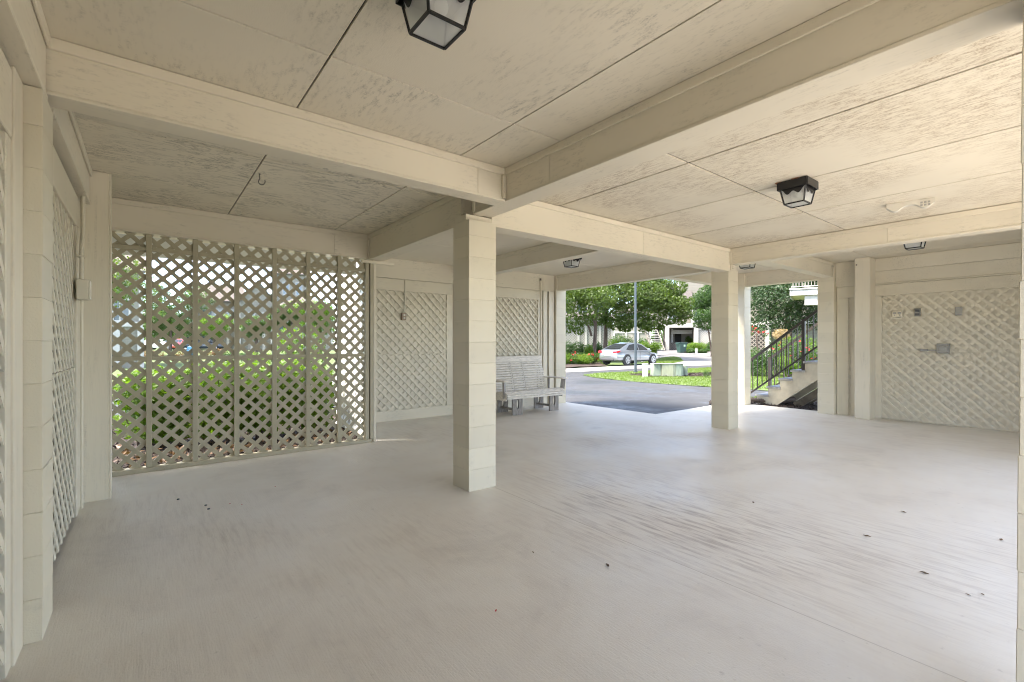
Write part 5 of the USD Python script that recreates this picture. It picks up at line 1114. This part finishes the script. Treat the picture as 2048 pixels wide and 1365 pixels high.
part('roof', hip(q2(1470), q2(1650), 0.4, 7.0, 6.0, 8.3), 'shingle', t)

# ------------------------------------------------------------------ beyond the lattice screen
def house(name, label, px0, px1, f, ztop, zroof, wall, roof, wins, lower=None, depth=8, along='x', rot=0, posts=()):
    b = at((px0 + px1) / 2, f); g = float(ground(b[0], b[1])); b[2] = g; th = math.atan2(CPX - (px0 + px1) / 2, FPX); w = (px1 - px0) * f / FPX / 2 * math.cos(th); rot = math.degrees(th) + rot
    t = thing(name, label, 'house', b, CAMROT + rot)
    part('wall', rawbox(-w, w, 0, depth, -0.5, ztop - g), wall, t)
    if roof == 'hip': part('roof', hip(-w, w, 0, depth, ztop - g, zroof - g), 'shingle_brown', t)
    else:
        part('roof', gable(-w, w, 0, depth, ztop - g, zroof - g, along), 'shingle_brown', t)
        if along == 'y': part('gable', to_plane(extrude(Polygon([(-w, ztop - g), (w, ztop - g), (0, zroof - g)]), 0.2), (0, 0.2, 0), (1, 0, 0), (0, 0, 1), (0, -1, 0)), wall, t)
    for x in (-w, w): part('corner_board', box(x - 0.09, x + 0.09, -0.06, -0.003, 0, ztop - g, 0.004), 'trim_white', t)
    for (px, py, ww, hh) in wins: win(t, (px - (px0 + px1) / 2) * f / FPX * math.cos(th), zat(py, f) - g, ww, hh, 0.0)
    if lower:
        part('band', box(-w - 0.1, w + 0.1, -0.16, -0.07, lower - 0.15, lower + 0.15, 0.01), 'trim_white', t)
        part('garage_door', box(-w * 0.55, w * 0.05, -0.05, -0.002, 0.0, lower - 0.3, 0.01), 'stucco_cream', t)
        for x in np.linspace(-w, w, 4): part('column', box(x - 0.16, x + 0.16, -0.2, -0.065, -0.2, lower - 0.152, 0.01), 'trim_white', t)
    return t
house('house', 'taupe-sided house at the left edge of the view through the lattice screen', 130, 284, 27, 5.6, 7.6, 'siding_taupe', 'gable', [(205, 640, 0.8, 1.2), (240, 640, 0.8, 1.2)], lower=2.6, along='x')
house('house', 'pinkish gabled house with wide windows behind the far cars', 396, 486, 63, 7.0, 9.6, 'siding_pink', 'gable', [(438, 645, 1.3, 1.7), (466, 645, 1.3, 1.7), (415, 645, 1.0, 1.6)], lower=3.0, along='x')
house('house', 'narrow gable-fronted house in the middle of the view through the lattice screen', 480, 552, 60, 6.6, 9.4, 'siding_pink', 'gable', [(500, 650, 1.0, 1.5), (530, 650, 1.0, 1.5)], lower=2.9, along='y')
house('house', 'house with a tall turret and hip roof above the trees beyond the screen', 553, 612, 74, 12.4, 14.6, 'siding_taupe', 'hip', [(572, 590, 0.8, 1.9), (598, 590, 0.8, 1.9)], lower=3.2, depth=5)
house('house', 'low pinkish house behind the right posts of the lattice screen', 545, 665, 56, 5.4, 7.6, 'siding_pink', 'hip', [(570, 668, 1.2, 1.3), (610, 668, 1.2, 1.3)], lower=None)
house('house', 'pale house far away between the lamp post and the far stairs', 1228, 1300, 92, 7.5, 10.0, 'siding_pink', 'hip', [(1245, 640, 1.3, 1.6), (1270, 640, 1.3, 1.6)], lower=3.0)
def round_tree(name, label, px, py, f, r, n, size, m, group=None, kx=1.0):
    b = loc(px, f); zc = zat(py, f) - b[2]
    cs = [((rng.normal() * r * 0.45 * kx, rng.normal() * r * 0.4, zc + rng.uniform(-0.45, 0.6) * r), np.array([1, 1, 0.8]) * r * rng.uniform(0.38, 0.6)) for _ in range(13)]
    return tree(name, label, b, ([(0, 0, -0.1), (0.05, 0, zc * 0.5), (0, 0, zc)], [0.2, 0.15, 0.08]), [], cs, n, size, m, rng, group)
round_tree('garden_tree', 'big round green tree left of the far pinkish house', 340, 628, 55, 4.0, 13000, 0.30, 'far_leaf', 'trees beyond the screen', 1.2)
round_tree('garden_tree', 'yellow-green tree below the turret house', 583, 638, 46, 1.6, 6000, 0.22, 'far_leaf', 'trees beyond the screen')
round_tree('garden_tree', 'yellow-green tree right of the turret house', 640, 640, 44, 1.9, 6000, 0.22, 'lime_leaf', 'trees beyond the screen')
round_tree('garden_tree', 'dark tree above the roof of the far pinkish house', 455, 608, 84, 3.2, 6000, 0.4, 'far_leaf', 'trees beyond the screen', 1.6)
round_tree('garden_tree', 'dark tree behind the narrow gable-fronted house', 535, 612, 86, 2.8, 5000, 0.4, 'far_leaf', 'trees beyond the screen', 1.4)
round_tree('garden_tree', 'thin-leaved tree hanging over the left end of the lattice screen', 206, 540, 17, 1.7, 4200, 0.13, 'cedar_leaf', 'trees beyond the screen')
round_tree('garden_tree', 'small light green tree in front of the far pinkish house', 428, 652, 46, 1.6, 5000, 0.2, 'lime_leaf', 'trees beyond the screen')
round_tree('garden_tree', 'small green tree in front of the narrow gable-fronted house', 512, 660, 45, 1.5, 5000, 0.2, 'far_leaf', 'trees beyond the screen')
round_tree('garden_tree', 'green tree right of the taupe-sided house', 300, 655, 44, 1.5, 4500, 0.22, 'far_leaf', 'trees beyond the screen')
for px, f, m, lab in ((243, 38, 'orange_leaf', 'pinkish azalea beside the taupe-sided house'), (300, 40, 'orange_leaf', 'pinkish azalea below the white car'), (425, 42, 'orange_leaf', 'orange shrub below the dark SUV'), (250, 30, 'shrub_leaf', 'green shrub in front of the taupe-sided house'), (362, 36, 'orange_leaf', 'orange shrub below the red car'), (470, 36, 'shrub_leaf', 'leafy green shrub in front of the far pinkish house'), (520, 34, 'lime_leaf', 'light green shrub in front of the narrow gable-fronted house')):
    shrub('roadside_shrub', lab, 'shrub', loc(px, f), [((rng.normal() * .3, rng.normal() * .2, .45), (.6, .5, .4)), ((-.5, 0, .35), (.5, .4, .3)), ((.5, .1, .4), (.5, .4, .35))], 900, 0.14, m, rng, 'shrubs along the road beyond the screen', stems=0)
# far wood as one mass
pts = []; nr = []
for px in np.arange(-200, 2400, 10):
    f = 125 + rng.uniform(-8, 8); p = at(px, f); h = rng.uniform(7, 11)
    q, d = clumps([((p[0], p[1], h * 0.45), (2.6, 2.6, h * 0.5))], 150, rng); pts.append(q); nr.append(d)
tag(part('far_wood', leaf_mesh(np.vstack(pts), np.vstack(nr), 1.0, rng, 0.6), 'far_leaf'), 'far line of trees along the horizon', 'wood', kind='stuff')
